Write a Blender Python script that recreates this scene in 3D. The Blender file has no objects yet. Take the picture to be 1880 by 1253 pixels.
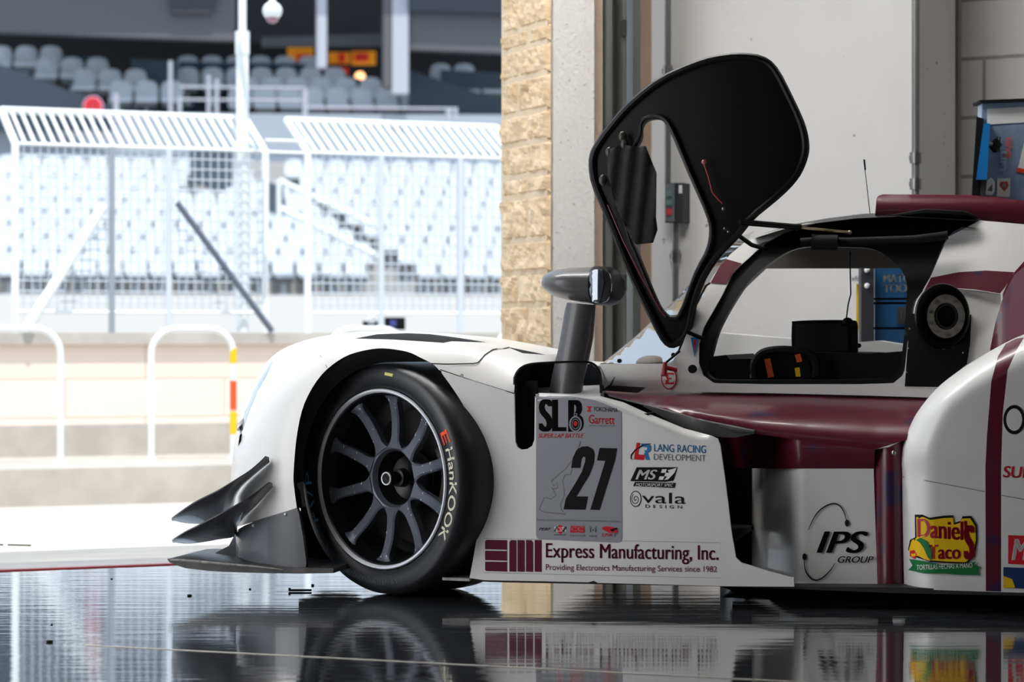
import bpy, bmesh, math, random
from math import sin, cos, pi, radians, sqrt, atan2
from mathutils import Vector, Matrix, noise
from mathutils.geometry import delaunay_2d_cdt
random.seed(7)
C = bpy.context.scene
COL = C.collection
# ---------------------------------------------------------------- camera, world, sun, exposure
H = 0.70                      # eye height
F = 85.0 / 36.0 * 1880.0      # focal length in pixels
CX, CY = 940.0, 620.0         # principal column, horizon row
cam = bpy.data.cameras.new('camera'); co = bpy.data.objects.new('camera', cam); COL.objects.link(co)
co.location = (0, 0, H); co.rotation_euler = (pi/2, 0, 0)
cam.lens = 85; cam.sensor_width = 36; cam.shift_y = -(626.5-CY)/1880.0
cam.clip_start = 0.1; cam.clip_end = 400
cam.dof.use_dof = True; cam.dof.focus_distance = 6.42; cam.dof.aperture_fstop = 4.5
C.camera = co
C.view_settings.view_transform = 'Standard'; C.view_settings.look = 'None'
C.view_settings.gamma = 1; C.view_settings.use_curve_mapping = False
C.view_settings.exposure = 0.0
wd = bpy.data.worlds.new('sky'); C.world = wd; wd.use_nodes = True
bg = wd.node_tree.nodes['Background']; bg.inputs[0].default_value = (0.70, 0.84, 1.0, 1); bg.inputs[1].default_value = 1.5
def light(name, kind, loc, rot, energy, color, **k):
    l = bpy.data.lights.new(name, kind); l.energy = energy; l.color = color
    for a, b in k.items(): setattr(l, a, b)
    o = bpy.data.objects.new(name, l); COL.objects.link(o); o.location = loc; o.rotation_euler = rot
    return o
def aim(o, tgt):
    o.rotation_euler = (Vector(tgt)-o.location).to_track_quat('-Z', 'Y').to_euler()
sun = light('sun', 'SUN', (0, 0, 20), (0, 0, 0), 4.6, (1.0, 0.96, 0.9), angle=radians(0.6))
aim(sun, Vector((0, 0, 20)) + Vector((-0.30*0.6+0.10, 0.38, -1.0)))
# added area light left of the car, grades its side from front to rear
rd = light('added_side_fill', 'AREA', (-1.95, 5.25, 1.25), (0, 0, 0), 42, (0.97, 0.98, 1.0), shape='RECTANGLE', size=1.3, size_y=2.2)
aim(rd, (0.3, 6.5, 0.6))
rb = light('added_fill_rear', 'AREA', (-1.6, 1.2, 3.15), (0, 0, 0), 11, (1.0, 0.98, 0.95), shape='RECTANGLE', size=2.4, size_y=.4)  # added weak fill from behind, keeps unlit parts from going black
lr = light('added_fill_right', 'AREA', (3.3, 7.0, 3.15), (0, 0, 0), 17, (1.0, 0.98, 0.95), shape='RECTANGLE', size=2.0, size_y=.3)  # added unseen light to brighten the block wall and cabinet
lm = light('added_fill_overhead', 'AREA', (-.3, 7.2, 3.15), (0, 0, 0), 92, (1.0, 0.98, 0.95), shape='RECTANGLE', size=2.4, size_y=0.4)  # added overhead light that lifts the partition wall and jamb
# ---------------------------------------------------------------- helpers
class Frame:
    def __init__(s, px, Y, deg):
        t = radians(deg); s.u = Vector((cos(t), sin(t))); s.v = Vector((-sin(t), cos(t)))
        s.o = Vector(((px-CX)/F*Y, Y))
    def px(s, px, py, w):                     # pixel -> point on the plane at depth w of this frame
        d = Vector(((px-CX)/F, 1.0)); t = (w+s.o.dot(s.v))/d.dot(s.v)
        return Vector((t*d.x, t, H-(py-CY)/F*t))
    def at(s, a, w, z):
        p = s.o+s.u*a+s.v*w; return Vector((p.x, p.y, z))
    def a(s, px, w):
        p = s.px(px, CY, w); return (Vector((p.x, p.y))-s.o).dot(s.u)
CAR = Frame(900, 6.42, -12.3)
PIT = Frame(300, 15.0, 22.5)
def Q(px, py, Y): return Vector(((px-CX)/F*Y, Y, H-(py-CY)/F*Y))
def zpx(py, Y): return H-(py-CY)/F*Y
def tagp(o, label=None, cat=None, group=None, kind=None):
    if label: o['label'] = label
    if cat: o['category'] = cat
    if group: o['group'] = group
    if kind: o['kind'] = kind
    return o
def attach(o, p):
    o.parent = p; o.matrix_parent_inverse = WM[p.name].inverted()
WM = {}
def empty(name, loc, label=None, cat=None, group=None, parent=None):
    o = bpy.data.objects.new(name, None); COL.objects.link(o); o.empty_display_size = 0.1
    o.location = loc
    WM[o.name] = Matrix.Translation(Vector(loc))
    if parent: attach(o, parent)
    return tagp(o, label, cat, group)
def mesh_obj(name, vs, fs, mats, parent=None, mi=None, smooth=40, label=None, flip=False):
    me = bpy.data.meshes.new(name); me.from_pydata([tuple(v) for v in vs], [], fs)
    if not isinstance(mats, (list, tuple)): mats = [mats]
    for m in mats: me.materials.append(m)
    if mi: me.polygons.foreach_set('material_index', mi)
    me.validate()
    bm = bmesh.new(); bm.from_mesh(me); bmesh.ops.recalc_face_normals(bm, faces=bm.faces); bm.to_mesh(me); bm.free()
    if smooth:
        me.polygons.foreach_set('use_smooth', [True]*len(me.polygons)); me.set_sharp_from_angle(angle=radians(smooth))
    o = bpy.data.objects.new(name, me); COL.objects.link(o); WM[o.name] = Matrix.Identity(4)
    if parent: attach(o, parent)
    if label: o['label'] = label
    return o
class MB:
    def __init__(s): s.v = []; s.f = []; s.m = []
    def add(s, vs, fs, m=0):
        n = len(s.v); s.v += [Vector(v) for v in vs]; s.f += [tuple(i+n for i in f) for f in fs]; s.m += [m]*len(fs); return s
    def box8(s, p, m=0):      # 8 corners: bottom ring 0-3, top ring 4-7
        return s.add(p, [(3,2,1,0),(4,5,6,7),(0,1,5,4),(1,2,6,5),(2,3,7,6),(3,0,4,7)], m)
    def box(s, c, sz, m=0, M=None):
        x, y, z = [k/2 for k in sz]; c = Vector(c)
        p = [Vector(q) for q in ((-x,-y,-z),(x,-y,-z),(x,y,-z),(-x,y,-z),(-x,-y,z),(x,-y,z),(x,y,z),(-x,y,z))]
        if M: p = [M @ q for q in p]
        return s.box8([c+q for q in p], m)
    def fbox(s, fr, a0, a1, w0, w1, z0, z1, m=0):
        return s.box8([fr.at(a, w, z) for z in (z0, z1) for a, w in ((a0,w0),(a1,w0),(a1,w1),(a0,w1))], m)
    def tube(s, pts, r, n=8, m=0, closed=False, cap=True):
        pts = [Vector(p) for p in pts]; N = len(pts); rs = r if isinstance(r, (list, tuple)) else [r]*N
        rings = []; up = None
        for i, p in enumerate(pts):
            if closed: t = pts[(i+1) % N]-pts[i-1]
            else: t = pts[min(i+1, N-1)]-pts[max(i-1, 0)]
            t.normalize()
            if up is None: up = Vector((0,0,1)) if abs(t.z) < .9 else Vector((1,0,0))
            b = t.cross(up)
            if b.length < 1e-5: b = t.cross(Vector((0,1,0)))
            b.normalize(); up = b.cross(t).normalized()
            rings.append([p+rs[i]*(cos(2*pi*k/n)*b+sin(2*pi*k/n)*up) for k in range(n)])
        vs = [q for r_ in rings for q in r_]; fs = []
        for i in range(N if closed else N-1):
            j = (i+1) % N
            for k in range(n): fs.append((i*n+k, i*n+(k+1) % n, j*n+(k+1) % n, j*n+k))
        if cap and not closed: fs += [tuple(range(n))[::-1], tuple(range((N-1)*n, N*n))]
        return s.add(vs, fs, m)
    def lathe(s, prof, M, n=64, m=0, closed=False):      # prof: (radius, axial) ; local z = axis
        vs = []; fs = []; P = len(prof)
        for k in range(n):
            c, q = cos(2*pi*k/n), sin(2*pi*k/n)
            vs += [M @ Vector((r*c, r*q, z)) for r, z in prof]
        for k in range(n):
            k2 = (k+1) % n
            for i in range(P if closed else P-1):
                j = (i+1) % P
                fs.append((k*P+i, k*P+j, k2*P+j, k2*P+i))
        return s.add(vs, fs, m)
    def sphere(s, c, r, n=12, m=0):
        c = Vector(c); r = Vector(r) if not isinstance(r, (int, float)) else Vector((r, r, r)); vs = []; fs = []
        for i in range(n+1):
            a = pi*i/n
            for k in range(n*2):
                b = pi*k/n; vs.append(c+Vector((r.x*sin(a)*cos(b), r.y*sin(a)*sin(b), r.z*cos(a))))
        for i in range(n):
            for k in range(2*n):
                fs.append((i*2*n+k, i*2*n+(k+1) % (2*n), (i+1)*2*n+(k+1) % (2*n), (i+1)*2*n+k))
        return s.add(vs, fs, m)
    def prism(s, fr, poly, w0, w1, m=0):
        n = len(poly); A = [fr.px(x, y, w0) for x, y in poly]; dv = Vector((fr.v.x, fr.v.y, 0))*(w1-w0)
        B = [p+dv for p in A]
        return s.add(A+B, [tuple(range(n)), tuple(range(n, 2*n))[::-1]]+[(i, (i+1) % n, n+(i+1) % n, n+i) for i in range(n)], m)
    def build(s, name, mats, parent=None, smooth=40, label=None):
        return mesh_obj(name, s.v, s.f, mats, parent, s.m, smooth, label)
def inside(p, poly):
    x, y = p; r = False; j = len(poly)-1
    for i in range(len(poly)):
        xi, yi = poly[i]; xj, yj = poly[j]
        if (yi > y) != (yj > y) and x < (xj-xi)*(y-yi)/(yj-yi)+xi: r = not r
        j = i
    return r
def spline(pts, n=6, closed=True):            # Catmull-Rom
    out = []; N = len(pts)
    for i in range(N if closed else N-1):
        g = (lambda k: pts[k % N]) if closed else (lambda k: pts[max(0, min(N-1, k))])
        p0, p1, p2, p3 = g(i-1), g(i), g(i+1), g(i+2)
        for k in range(n):
            t = k/n
            out.append(tuple(0.5*((2*b)+(-a+c)*t+(2*a-5*b+4*c-d)*t*t+(-a+3*b-3*c+d)*t**3) for a, b, c, d in zip(p0, p1, p2, p3)))
    if not closed: out.append(tuple(pts[-1]))
    return out
def dens(poly, step, closed=True):
    out = []; N = len(poly)
    for i in range(N if closed else N-1):
        a, b = poly[i], poly[(i+1) % N]; L = math.hypot(b[0]-a[0], b[1]-a[1]); k = max(1, int(L/step))
        for j in range(k): out.append((a[0]+(b[0]-a[0])*j/k, a[1]+(b[1]-a[1])*j/k))
    if not closed: out.append(tuple(poly[-1]))
    return out
def interp(tab, x):
    if x <= tab[0][0]: return tab[0][1]
    for (a, p), (b, q) in zip(tab, tab[1:]):
        if x <= b: return p+(q-p)*(x-a)/(b-a)
    return tab[-1][1]
def sstep(a, b, x):
    t = max(0, min(1, (x-a)/(b-a))); return t*t*(3-2*t)
def rnd(d, R, A):                             # inward roll-over near an edge d pixels away
    if d >= R: return 0.0
    k = 1-max(d, 0)/R; return A*(1-sqrt(max(0, 1-k*k*0.995)))
def panel(name, outline, W, mats, parent, holes=(), regions=(), depth=0.02, g=10, back=None, backf=None, hole_mat=0, side_mat=0, fr=CAR, smooth=45, label=None):
    """curved body panel: outline drawn on the side view, W gives how far in the surface lies, closed with real thickness"""
    outline = dens(outline, g); holes = [dens(h, g) for h in holes]; regs = [(dens(r, g), k) for r, k in regions]
    V = []; E = []
    def addloop(L):
        n = len(V); V.extend([Vector(p) for p in L]); E.extend([(n+i, n+(i+1) % len(L)) for i in range(len(L))])
    loops = [outline]+holes+[r for r, _ in regs]
    for L in loops: addloop(L)
    allb = [p for L in loops for p in L]
    x0 = min(p[0] for p in outline); x1 = max(p[0] for p in outline); y0 = min(p[1] for p in outline); y1 = max(p[1] for p in outline)
    y = y0+g/2; row = 0
    cell = {}
    for p in allb: cell.setdefault((int(p[0]//g), int(p[1]//g)), []).append(p)
    while y < y1:
        x = x0+g/2+(g/2 if row % 2 else 0)
        while x < x1:
            if inside((x, y), outline) and not any(inside((x, y), h) for h in holes):
                ok = True
                for dx in (-1, 0, 1):
                    for dy in (-1, 0, 1):
                        for q in cell.get((int(x//g)+dx, int(y//g)+dy), ()):
                            if (q[0]-x)**2+(q[1]-y)**2 < (g*.5)**2: ok = False
                if ok: V.append(Vector((x, y)))
            x += g
        y += g*.87; row += 1
    r = delaunay_2d_cdt(V, E, [], 0, 1e-4)
    v2, fcs = r[0], r[2]
    front = []; mi = []
    for f in fcs:
        c = (sum(v2[i].x for i in f)/len(f), sum(v2[i].y for i in f)/len(f))
        if not inside(c, outline) or any(inside(c, h) for h in holes): continue
        k = 0
        for rr, m in regs:
            if inside(c, rr): k = m
        front.append(tuple(f)); mi.append(k)
    used = sorted({i for f in front for i in f}); idx = {j: i for i, j in enumerate(used)}
    P = [fr.px(v2[i].x, v2[i].y, W(v2[i].x, v2[i].y)) for i in used]
    n = len(P); dv = Vector((fr.v.x, fr.v.y, 0))
    if back is None: B = [p+dv*depth for p in P]
    else: B = [p+dv*max(0.01, (backf(v2[i].x, v2[i].y) if backf else back)-W(v2[i].x, v2[i].y)) for p, i in zip(P, used)]
    front = [tuple(idx[i] for i in f) for f in front]
    cnt = {}
    for f, m in zip(front, mi):
        for a, b in zip(f, f[1:]+f[:1]): cnt[(a, b)] = m
    fs = list(front)+[tuple(i+n for i in f[::-1]) for f in front]; ms = list(mi)+[side_mat if back is not None else m for m in mi]
    hset = set()
    for a, b in list(cnt):
        if (b, a) not in cnt:
            mid = ((v2[used[a]].x+v2[used[b]].x)/2, (v2[used[a]].y+v2[used[b]].y)/2)
            onh = any(min((mid[0]-q[0])**2+(mid[1]-q[1])**2 for q in h) < (g*.8)**2 for h in holes)
            fs.append((b, a, a+n, b+n)); ms.append(hole_mat if onh else (cnt[(a, b)] if side_mat == 0 else side_mat))
    return mesh_obj(name, P+B, fs, mats, parent, ms, smooth, label)
def text_shape(s, off=0.0, shear=0.0, space=1.0):
    cu = bpy.data.curves.new('lettering', 'FONT'); cu.body = s; cu.offset = off; cu.shear = shear; cu.space_character = space; cu.resolution_u = 5
    ob = bpy.data.objects.new('lettering', cu); COL.objects.link(ob)
    bpy.context.view_layer.update(); dg = bpy.context.evaluated_depsgraph_get()
    me = bpy.data.meshes.new_from_object(ob.evaluated_get(dg))
    bm = bmesh.new(); bm.from_mesh(me); bmesh.ops.triangulate(bm, faces=bm.faces); bm.to_mesh(me); bm.free()
    vs = [(v.co.x, v.co.y) for v in me.vertices]; fs = [tuple(p.vertices) for p in me.polygons]
    bpy.data.objects.remove(ob); bpy.data.curves.remove(cu); bpy.data.meshes.remove(me)
    a0 = min(v[0] for v in vs); a1 = max(v[0] for v in vs); b0 = min(v[1] for v in vs); b1 = max(v[1] for v in vs)
    return [((x-a0)/(a1-a0), (y-b0)/(b1-b0)) for x, y in vs], fs
def flat_obj(name, vs, fs, mat, parent, label=None):
    me = bpy.data.meshes.new(name); me.from_pydata([tuple(v) for v in vs], [], fs); me.materials.append(mat)
    o = bpy.data.objects.new(name, me); COL.objects.link(o); WM[o.name] = Matrix.Identity(4)
    if parent: attach(o, parent)
    if label: o['label'] = label
    return o
class Decal:                                   # vinyl lettering laid on a panel, several colours in one sticker
    def __init__(s, W, off=0.0008, fr=CAR, ks=0.00006): s.ks = ks; s.W = W; s.off = off; s.v = []; s.f = []; s.m = []; s.mats = []; s.k = 0; s.fr = fr
    def put(s, pts, fs, mat, lift=None):
        if mat not in s.mats: s.mats.append(mat)
        s.k += 1; l = s.off+s.k*s.ks if lift is None else lift
        n = len(s.v); s.v += [s.fr.px(x, y, (s.W(x, y) if callable(s.W) else s.W)-l) for x, y in pts]
        s.f += [tuple(i+n for i in f) for f in fs]; s.m += [s.mats.index(mat)]*len(fs); return s
    def poly(s, pts, mat):
        x0 = min(p[0] for p in pts); x1 = max(p[0] for p in pts); y0 = min(p[1] for p in pts); y1 = max(p[1] for p in pts)
        extra = []
        if max(x1-x0, y1-y0) > 30:
            pts = dens(pts, 8); x = x0+4
            while x < x1:
                y = y0+4
                while y < y1:
                    if inside((x, y), pts) and min((x-q[0])**2+(y-q[1])**2 for q in pts) > 10: extra.append((x, y))
                    y += 8
                x += 8
        V = [Vector(p) for p in pts]; V2 = V+[Vector(p) for p in extra]; r = delaunay_2d_cdt(V2, [(i, (i+1) % len(V)) for i in range(len(V))], [], 0, 1e-4)
        fs = []
        for f in r[2]:
            c = (sum(r[0][i].x for i in f)/len(f), sum(r[0][i].y for i in f)/len(f))
            if inside(c, pts): fs.append(tuple(f))
        return s.put([(p.x, p.y) for p in r[0]], fs, mat)
    def text(s, t, x0, y0, x1, y1, mat, off=0.0, shear=0.0, slope=0.0, space=1.0):
        vs, fs = text_shape(t, 0, shear, space); b_ = off*abs(y1-y0)*.62
        if off >= .015:
            k0 = s.k
            nb = max(2, int(math.ceil(2*b_/.7))+1)
            for dx in [-b_+2*b_*q/(nb-1) for q in range(nb)]:
                s.k = k0
                s.put([(x0+b_+a*(x1-x0-2*b_)+dx, y1+(y0-y1)*b+slope*a) for a, b in vs], fs, mat)
            return s
        return s.put([(x0+a*(x1-x0), y1+(y0-y1)*b+slope*a) for a, b in vs], fs, mat)
    def line(s, pts, wd, mat, closed=False):
        N = len(pts); vs = []; fs = []
        for i, p in enumerate(pts):
            q = pts[(i+1) % N] if closed or i < N-1 else p; o = pts[i-1] if closed or i > 0 else p
            dx, dy = q[0]-o[0], q[1]-o[1]; L = math.hypot(dx, dy) or 1
            ww = wd[i] if isinstance(wd, (list, tuple)) else wd
            vs += [(p[0]-dy/L*ww/2, p[1]+dx/L*ww/2), (p[0]+dy/L*ww/2, p[1]-dx/L*ww/2)]
        for i in range(N if closed else N-1):
            j = (i+1) % N; fs.append((2*i, 2*i+1, 2*j+1, 2*j))
        return s.put(vs, fs, mat)
    def ell(s, cx, cy, rx, ry, mat, n=28): return s.poly([(cx+rx*cos(2*pi*k/n), cy+ry*sin(2*pi*k/n)) for k in range(n)], mat)
    def build(s, name, parent, label=None):
        o = flat_obj(name, s.v, s.f, s.mats[0], parent, label)
        for m in s.mats[1:]: o.data.materials.append(m)
        o.data.polygons.foreach_set('material_index', s.m); return o
def zp(ox, oy, sc, pts): return [(ox+x/sc, oy+y/sc) for x, y in pts]
# ---------------------------------------------------------------- materials
def mat(name, col, rough=0.5, metal=0.0, coat=0.0, spec=0.5, emis=None, estr=0, noise_amt=0, nscale=8, bump=0, bscale=60, col2=None, stretch=None, trans=0, ior=1.5, alpha=1):
    m = bpy.data.materials.new(name); m.use_nodes = True; nt = m.node_tree; b = nt.nodes['Principled BSDF']; L = nt.links.new
    def lin(c): return tuple((x/12.92 if x <= .04045 else ((x+.055)/1.055)**2.4) for x in [k/255 for k in c])+(1,)
    c = lin(col); b.inputs['Base Color'].default_value = c
    b.inputs['Roughness'].default_value = rough; b.inputs['Metallic'].default_value = metal
    b.inputs['Coat Weight'].default_value = coat; b.inputs['Coat Roughness'].default_value = 0.05
    b.inputs['Specular IOR Level'].default_value = spec; b.inputs['IOR'].default_value = ior
    b.inputs['Transmission Weight'].default_value = trans
    if emis: b.inputs['Emission Color'].default_value = lin(emis); b.inputs['Emission Strength'].default_value = estr
    tc = nt.nodes.new('ShaderNodeTexCoord'); mp = nt.nodes.new('ShaderNodeMapping'); L(tc.outputs['Object'], mp.inputs[0])
    if stretch: mp.inputs['Scale'].default_value = stretch
    if noise_amt or col2:
        n = nt.nodes.new('ShaderNodeTexNoise'); n.inputs['Scale'].default_value = nscale; n.inputs['Detail'].default_value = 5
        L(mp.outputs[0], n.inputs[0]); r = nt.nodes.new('ShaderNodeMapRange'); r.inputs[1].default_value = .35; r.inputs[2].default_value = .65
        L(n.outputs[0], r.inputs[0]); mx = nt.nodes.new('ShaderNodeMix'); mx.data_type = 'RGBA'
        c2 = lin(col2) if col2 else tuple(x*(1-noise_amt) for x in c[:3])+(1,)
        mx.inputs[6].default_value = c; mx.inputs[7].default_value = c2; L(r.outputs[0], mx.inputs[0]); L(mx.outputs[2], b.inputs['Base Color'])
    if bump:
        n = nt.nodes.new('ShaderNodeTexNoise'); n.inputs['Scale'].default_value = bscale; n.inputs['Detail'].default_value = 4
        L(mp.outputs[0], n.inputs[0]); bp = nt.nodes.new('ShaderNodeBump'); bp.inputs['Strength'].default_value = bump; bp.inputs['Distance'].default_value = 0.01
        L(n.outputs[0], bp.inputs['Height']); L(bp.outputs[0], b.inputs['Normal'])
    return m
WHITE = mat('white_paint', (226, 224, 221), .40, coat=.25, noise_amt=.06, nscale=3)
WALLW = mat('painted_concrete_wall', (214, 212, 210), .8, noise_amt=.08, nscale=1.6, bump=.25, bscale=25)
def specks(m, sc, lo, hi, amt):
    nt = m.node_tree; b = nt.nodes['Principled BSDF']; L = nt.links.new; src = b.inputs['Base Color'].links[0].from_socket
    tc = nt.nodes.new('ShaderNodeTexCoord'); n = nt.nodes.new('ShaderNodeTexNoise'); n.inputs['Scale'].default_value = sc; n.inputs['Detail'].default_value = 2.5; L(tc.outputs['Object'], n.inputs[0])
    r = nt.nodes.new('ShaderNodeMapRange'); r.inputs[1].default_value = lo; r.inputs[2].default_value = hi; r.inputs[4].default_value = amt; L(n.outputs[0], r.inputs[0])
    mx = nt.nodes.new('ShaderNodeMix'); mx.data_type = 'RGBA'; L(r.outputs[0], mx.inputs[0]); L(src, mx.inputs[6]); mx.inputs[7].default_value = (.12, .11, .10, 1); L(mx.outputs[2], b.inputs['Base Color'])
specks(WALLW, 22, .735, .76, .8)
CARBON = mat('carbon_fibre', (66, 66, 70), .32, coat=.6, bump=.12, bscale=700)
CARBONG = mat('grey_carbon', (88, 90, 95), .35, coat=.4, noise_amt=.15, nscale=9)
BLACK = mat('black_matte', (8, 7, 8), .75, spec=.25)
BLACKG = mat('black_gloss', (6, 6, 7), .4, spec=.25)
DOORB = mat('door_inner_carbon', (9, 8, 8), .6, spec=.25, bump=.15, bscale=300)
RUBBER = mat('tyre_rubber', (26, 27, 30), .42, noise_amt=.25, nscale=30, bump=.04, bscale=160)
RIMB = mat('black_wheel_paint', (90, 94, 103), .38, metal=.3)
RIMD = mat('black_wheel_barrel', (16, 17, 19), .4, metal=.3)
RIML = mat('machined_rim_lip', (226, 227, 232), .3, metal=.2)
STEEL = mat('steel', (150, 148, 146), .35, metal=1, noise_amt=.2, nscale=20)
CHIP = mat('bare_metal_chip', (205, 204, 200), .4, metal=.5)
ALU = mat('aluminium_ring', (134, 128, 120), .38, metal=.7)
VINB = mat('black_vinyl', (16, 15, 17), .7, spec=.2)
VING = mat('grey_vinyl', (146, 147, 152), .6, spec=.25, noise_amt=.03)
VINDG = mat('dark_grey_vinyl', (112, 112, 116), .6, spec=.25)
VINM = mat('maroon_vinyl', (88, 10, 42), .6, spec=.25)
VINR = mat('red_vinyl', (200, 28, 42), .6, spec=.25)
VINBL = mat('blue_vinyl', (46, 116, 166), .6, spec=.25)
VINW = mat('white_vinyl', (232, 232, 230), .6, spec=.25)
VINY = mat('yellow_vinyl', (236, 190, 20), .6, spec=.25)
VINGR = mat('green_vinyl', (24, 110, 60), .6, spec=.25)
VINO = mat('orange_red_vinyl', (232, 74, 40), .6, spec=.25)
CREAMV = mat('cream_vinyl', (205, 198, 178), .5)
CHALK = mat('blue_chalk', (120, 180, 225), .8)
def maroon():
    m = mat('maroon_wrap', (104, 16, 40), .34, coat=.22); nt = m.node_tree; b = nt.nodes['Principled BSDF']; L = nt.links.new
    tc = nt.nodes.new('ShaderNodeTexCoord'); n = nt.nodes.new('ShaderNodeTexNoise'); n.inputs['Scale'].default_value = 9; n.inputs['Detail'].default_value = 3
    L(tc.outputs['Object'], n.inputs[0]); r = nt.nodes.new('ShaderNodeMapRange'); r.inputs[1].default_value = .62; r.inputs[2].default_value = .68; L(n.outputs[0], r.inputs[0])
    mx = nt.nodes.new('ShaderNodeMix'); mx.data_type = 'RGBA'; mx.inputs[6].default_value = (.10, .006, .020, 1); mx.inputs[7].default_value = (.03, .012, .055, 1)
    L(r.outputs[0], mx.inputs[0]); L(mx.outputs[2], b.inputs['Base Color']); return m
MAROON = maroon()
def glass(name, tint, gl=.12):
    m = bpy.data.materials.new(name); m.use_nodes = True; nt = m.node_tree; nt.nodes.clear(); L = nt.links.new
    o = nt.nodes.new('ShaderNodeOutputMaterial'); t = nt.nodes.new('ShaderNodeBsdfTransparent'); t.inputs[0].default_value = tint
    g_ = nt.nodes.new('ShaderNodeBsdfGlossy'); g_.inputs['Roughness'].default_value = .03
    fr = nt.nodes.new('ShaderNodeFresnel'); fr.inputs[0].default_value = 1.6; ad = nt.nodes.new('ShaderNodeMath'); ad.operation = 'ADD'; ad.inputs[1].default_value = gl
    L(fr.outputs[0], ad.inputs[0]); mx = nt.nodes.new('ShaderNodeMixShader'); L(ad.outputs[0], mx.inputs[0]); L(t.outputs[0], mx.inputs[1]); L(g_.outputs[0], mx.inputs[2]); L(mx.outputs[0], o.inputs[0]); return m
GLASS = glass('windscreen_glass', (.86, .93, 1, 1), .3)
# floor: dark glossy epoxy with shallow ripples running across
def floor_mat():
    m = mat('glossy_epoxy_floor', (58, 60, 64), .06, spec=.9, ior=2.5); nt = m.node_tree; b = nt.nodes['Principled BSDF']; L = nt.links.new
    tc = nt.nodes.new('ShaderNodeTexCoord'); mp = nt.nodes.new('ShaderNodeMapping'); L(tc.outputs['Object'], mp.inputs[0]); mp.inputs['Scale'].default_value = (1.2, 9, 1)
    n = nt.nodes.new('ShaderNodeTexNoise'); n.inputs['Scale'].default_value = 2.2; n.inputs['Detail'].default_value = 6; L(mp.outputs[0], n.inputs[0])
    bp = nt.nodes.new('ShaderNodeBump'); b.inputs['Coat Weight'].default_value = 1; b.inputs['Coat Roughness'].default_value = .03; b.inputs['Coat IOR'].default_value = 1.6; L(bp.outputs[0], b.inputs['Coat Normal'])
    bp.inputs['Strength'].default_value = .075; bp.inputs['Distance'].default_value = 0.01; L(n.outputs[0], bp.inputs['Height']); L(bp.outputs[0], b.inputs['Normal'])
    r = nt.nodes.new('ShaderNodeMapRange'); r.inputs[3].default_value = .015; r.inputs[4].default_value = .05; L(n.outputs[0], r.inputs[0]); L(r.outputs[0], b.inputs['Roughness'])
    return m
FLOOR = floor_mat()
CONC = mat('apron_concrete', (196, 190, 182), .85, noise_amt=.12, nscale=4)
CONCG = mat('grey_concrete', (186, 180, 172), .85, noise_amt=.18, nscale=5)
ASPH = mat('track_asphalt', (150, 150, 150), .9, noise_amt=.1, nscale=3)
REDL = mat('red_threshold_strip', (150, 40, 48), .5, noise_amt=.3)
def brick(name, c1, c2, mort, w, h, ms=.006, rot=(0, 0, 0), rough=.8, bump=.3):
    m = mat(name, c1, rough); nt = m.node_tree; b = nt.nodes['Principled BSDF']; L = nt.links.new
    def lin(c): return tuple(((k/255+.055)/1.055)**2.4 for k in c)+(1,)
    uv = nt.nodes.new('ShaderNodeUVMap'); uv.uv_map = 'uv'
    br = nt.nodes.new('ShaderNodeTexBrick'); L(uv.outputs[0], br.inputs[0]); br.inputs['Scale'].default_value = 1
    br.inputs['Color1'].default_value = lin(c1); br.inputs['Color2'].default_value = lin(c2); br.inputs['Mortar'].default_value = lin(mort)
    br.inputs['Brick Width'].default_value = w; br.inputs['Row Height'].default_value = h; br.inputs['Mortar Size'].default_value = ms; br.inputs['Mortar Smooth'].default_value = .3
    L(br.outputs[0], b.inputs['Base Color']); bp = nt.nodes.new('ShaderNodeBump'); bp.inputs['Strength'].default_value = bump; bp.inputs['Distance'].default_value = .01; bp.invert = True
    n = nt.nodes.new('ShaderNodeTexNoise'); n.inputs['Scale'].default_value = 70; ad = nt.nodes.new('ShaderNodeMath'); ad.operation = 'MULTIPLY_ADD'; ad.inputs[1].default_value = .25
    L(n.outputs[0], ad.inputs[0]); L(br.outputs[1], ad.inputs[2]); L(ad.outputs[0], bp.inputs['Height']); L(bp.outputs[0], b.inputs['Normal']); return m
BLOCK = brick('painted_block_wall', (196, 193, 190), (188, 186, 183), (138, 134, 130), .45, .223, .008)
PITBR = brick('cream_pit_wall', (238, 222, 208), (230, 212, 196), (204, 184, 168), 1.1, .26, .007)
def setuv(o, fr, offs=(0, 0)):
    me = o.data; uv = me.uv_layers.new(name='uv')
    for l in me.loops:
        p = me.vertices[l.vertex_index].co; uv.data[l.index].uv = ((Vector((p.x, p.y))-fr.o).dot(fr.u)+offs[0], p.z+offs[1])
STONE = mat('rough_limestone', (218, 196, 164), .9, col2=(194, 168, 132), nscale=9, bump=.9, bscale=28)
MORTAR = mat('mortar', (208, 188, 160), .9, bump=.4)
PLASTER = mat('pitted_plaster', (222, 219, 216), .85, noise_amt=.06, nscale=60, bump=.4, bscale=70); specks(PLASTER, 70, .66, .72, .5)
TANP = mat('tan_plaster_edge', (186, 164, 146), .85, bump=.4)
GALV = mat('galvanised_steel', (140, 142, 138), .4, metal=.6, noise_amt=.35, nscale=5, stretch=(1, 1, .2))
DKM = mat('dark_door_metal', (58, 60, 58), .5, metal=.3)
FENW = mat('white_fence_paint', (228, 232, 232), .45)
FENG = mat('grey_fence_steel', (150, 156, 165), .5, metal=.2)
FENP = mat('pale_fence_steel', (200, 206, 214), .5)
FEND = mat('dark_brace_steel', (86, 92, 106), .5)
WIRE = mat('mesh_wire', (190, 198, 206), .5, metal=.2)
SEATM = mat('pale_grey_seat_plastic', (198, 204, 211), .5)
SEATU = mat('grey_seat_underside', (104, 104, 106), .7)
NAVY = mat('dark_blue_parapet', (46, 58, 72), .7)
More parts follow.
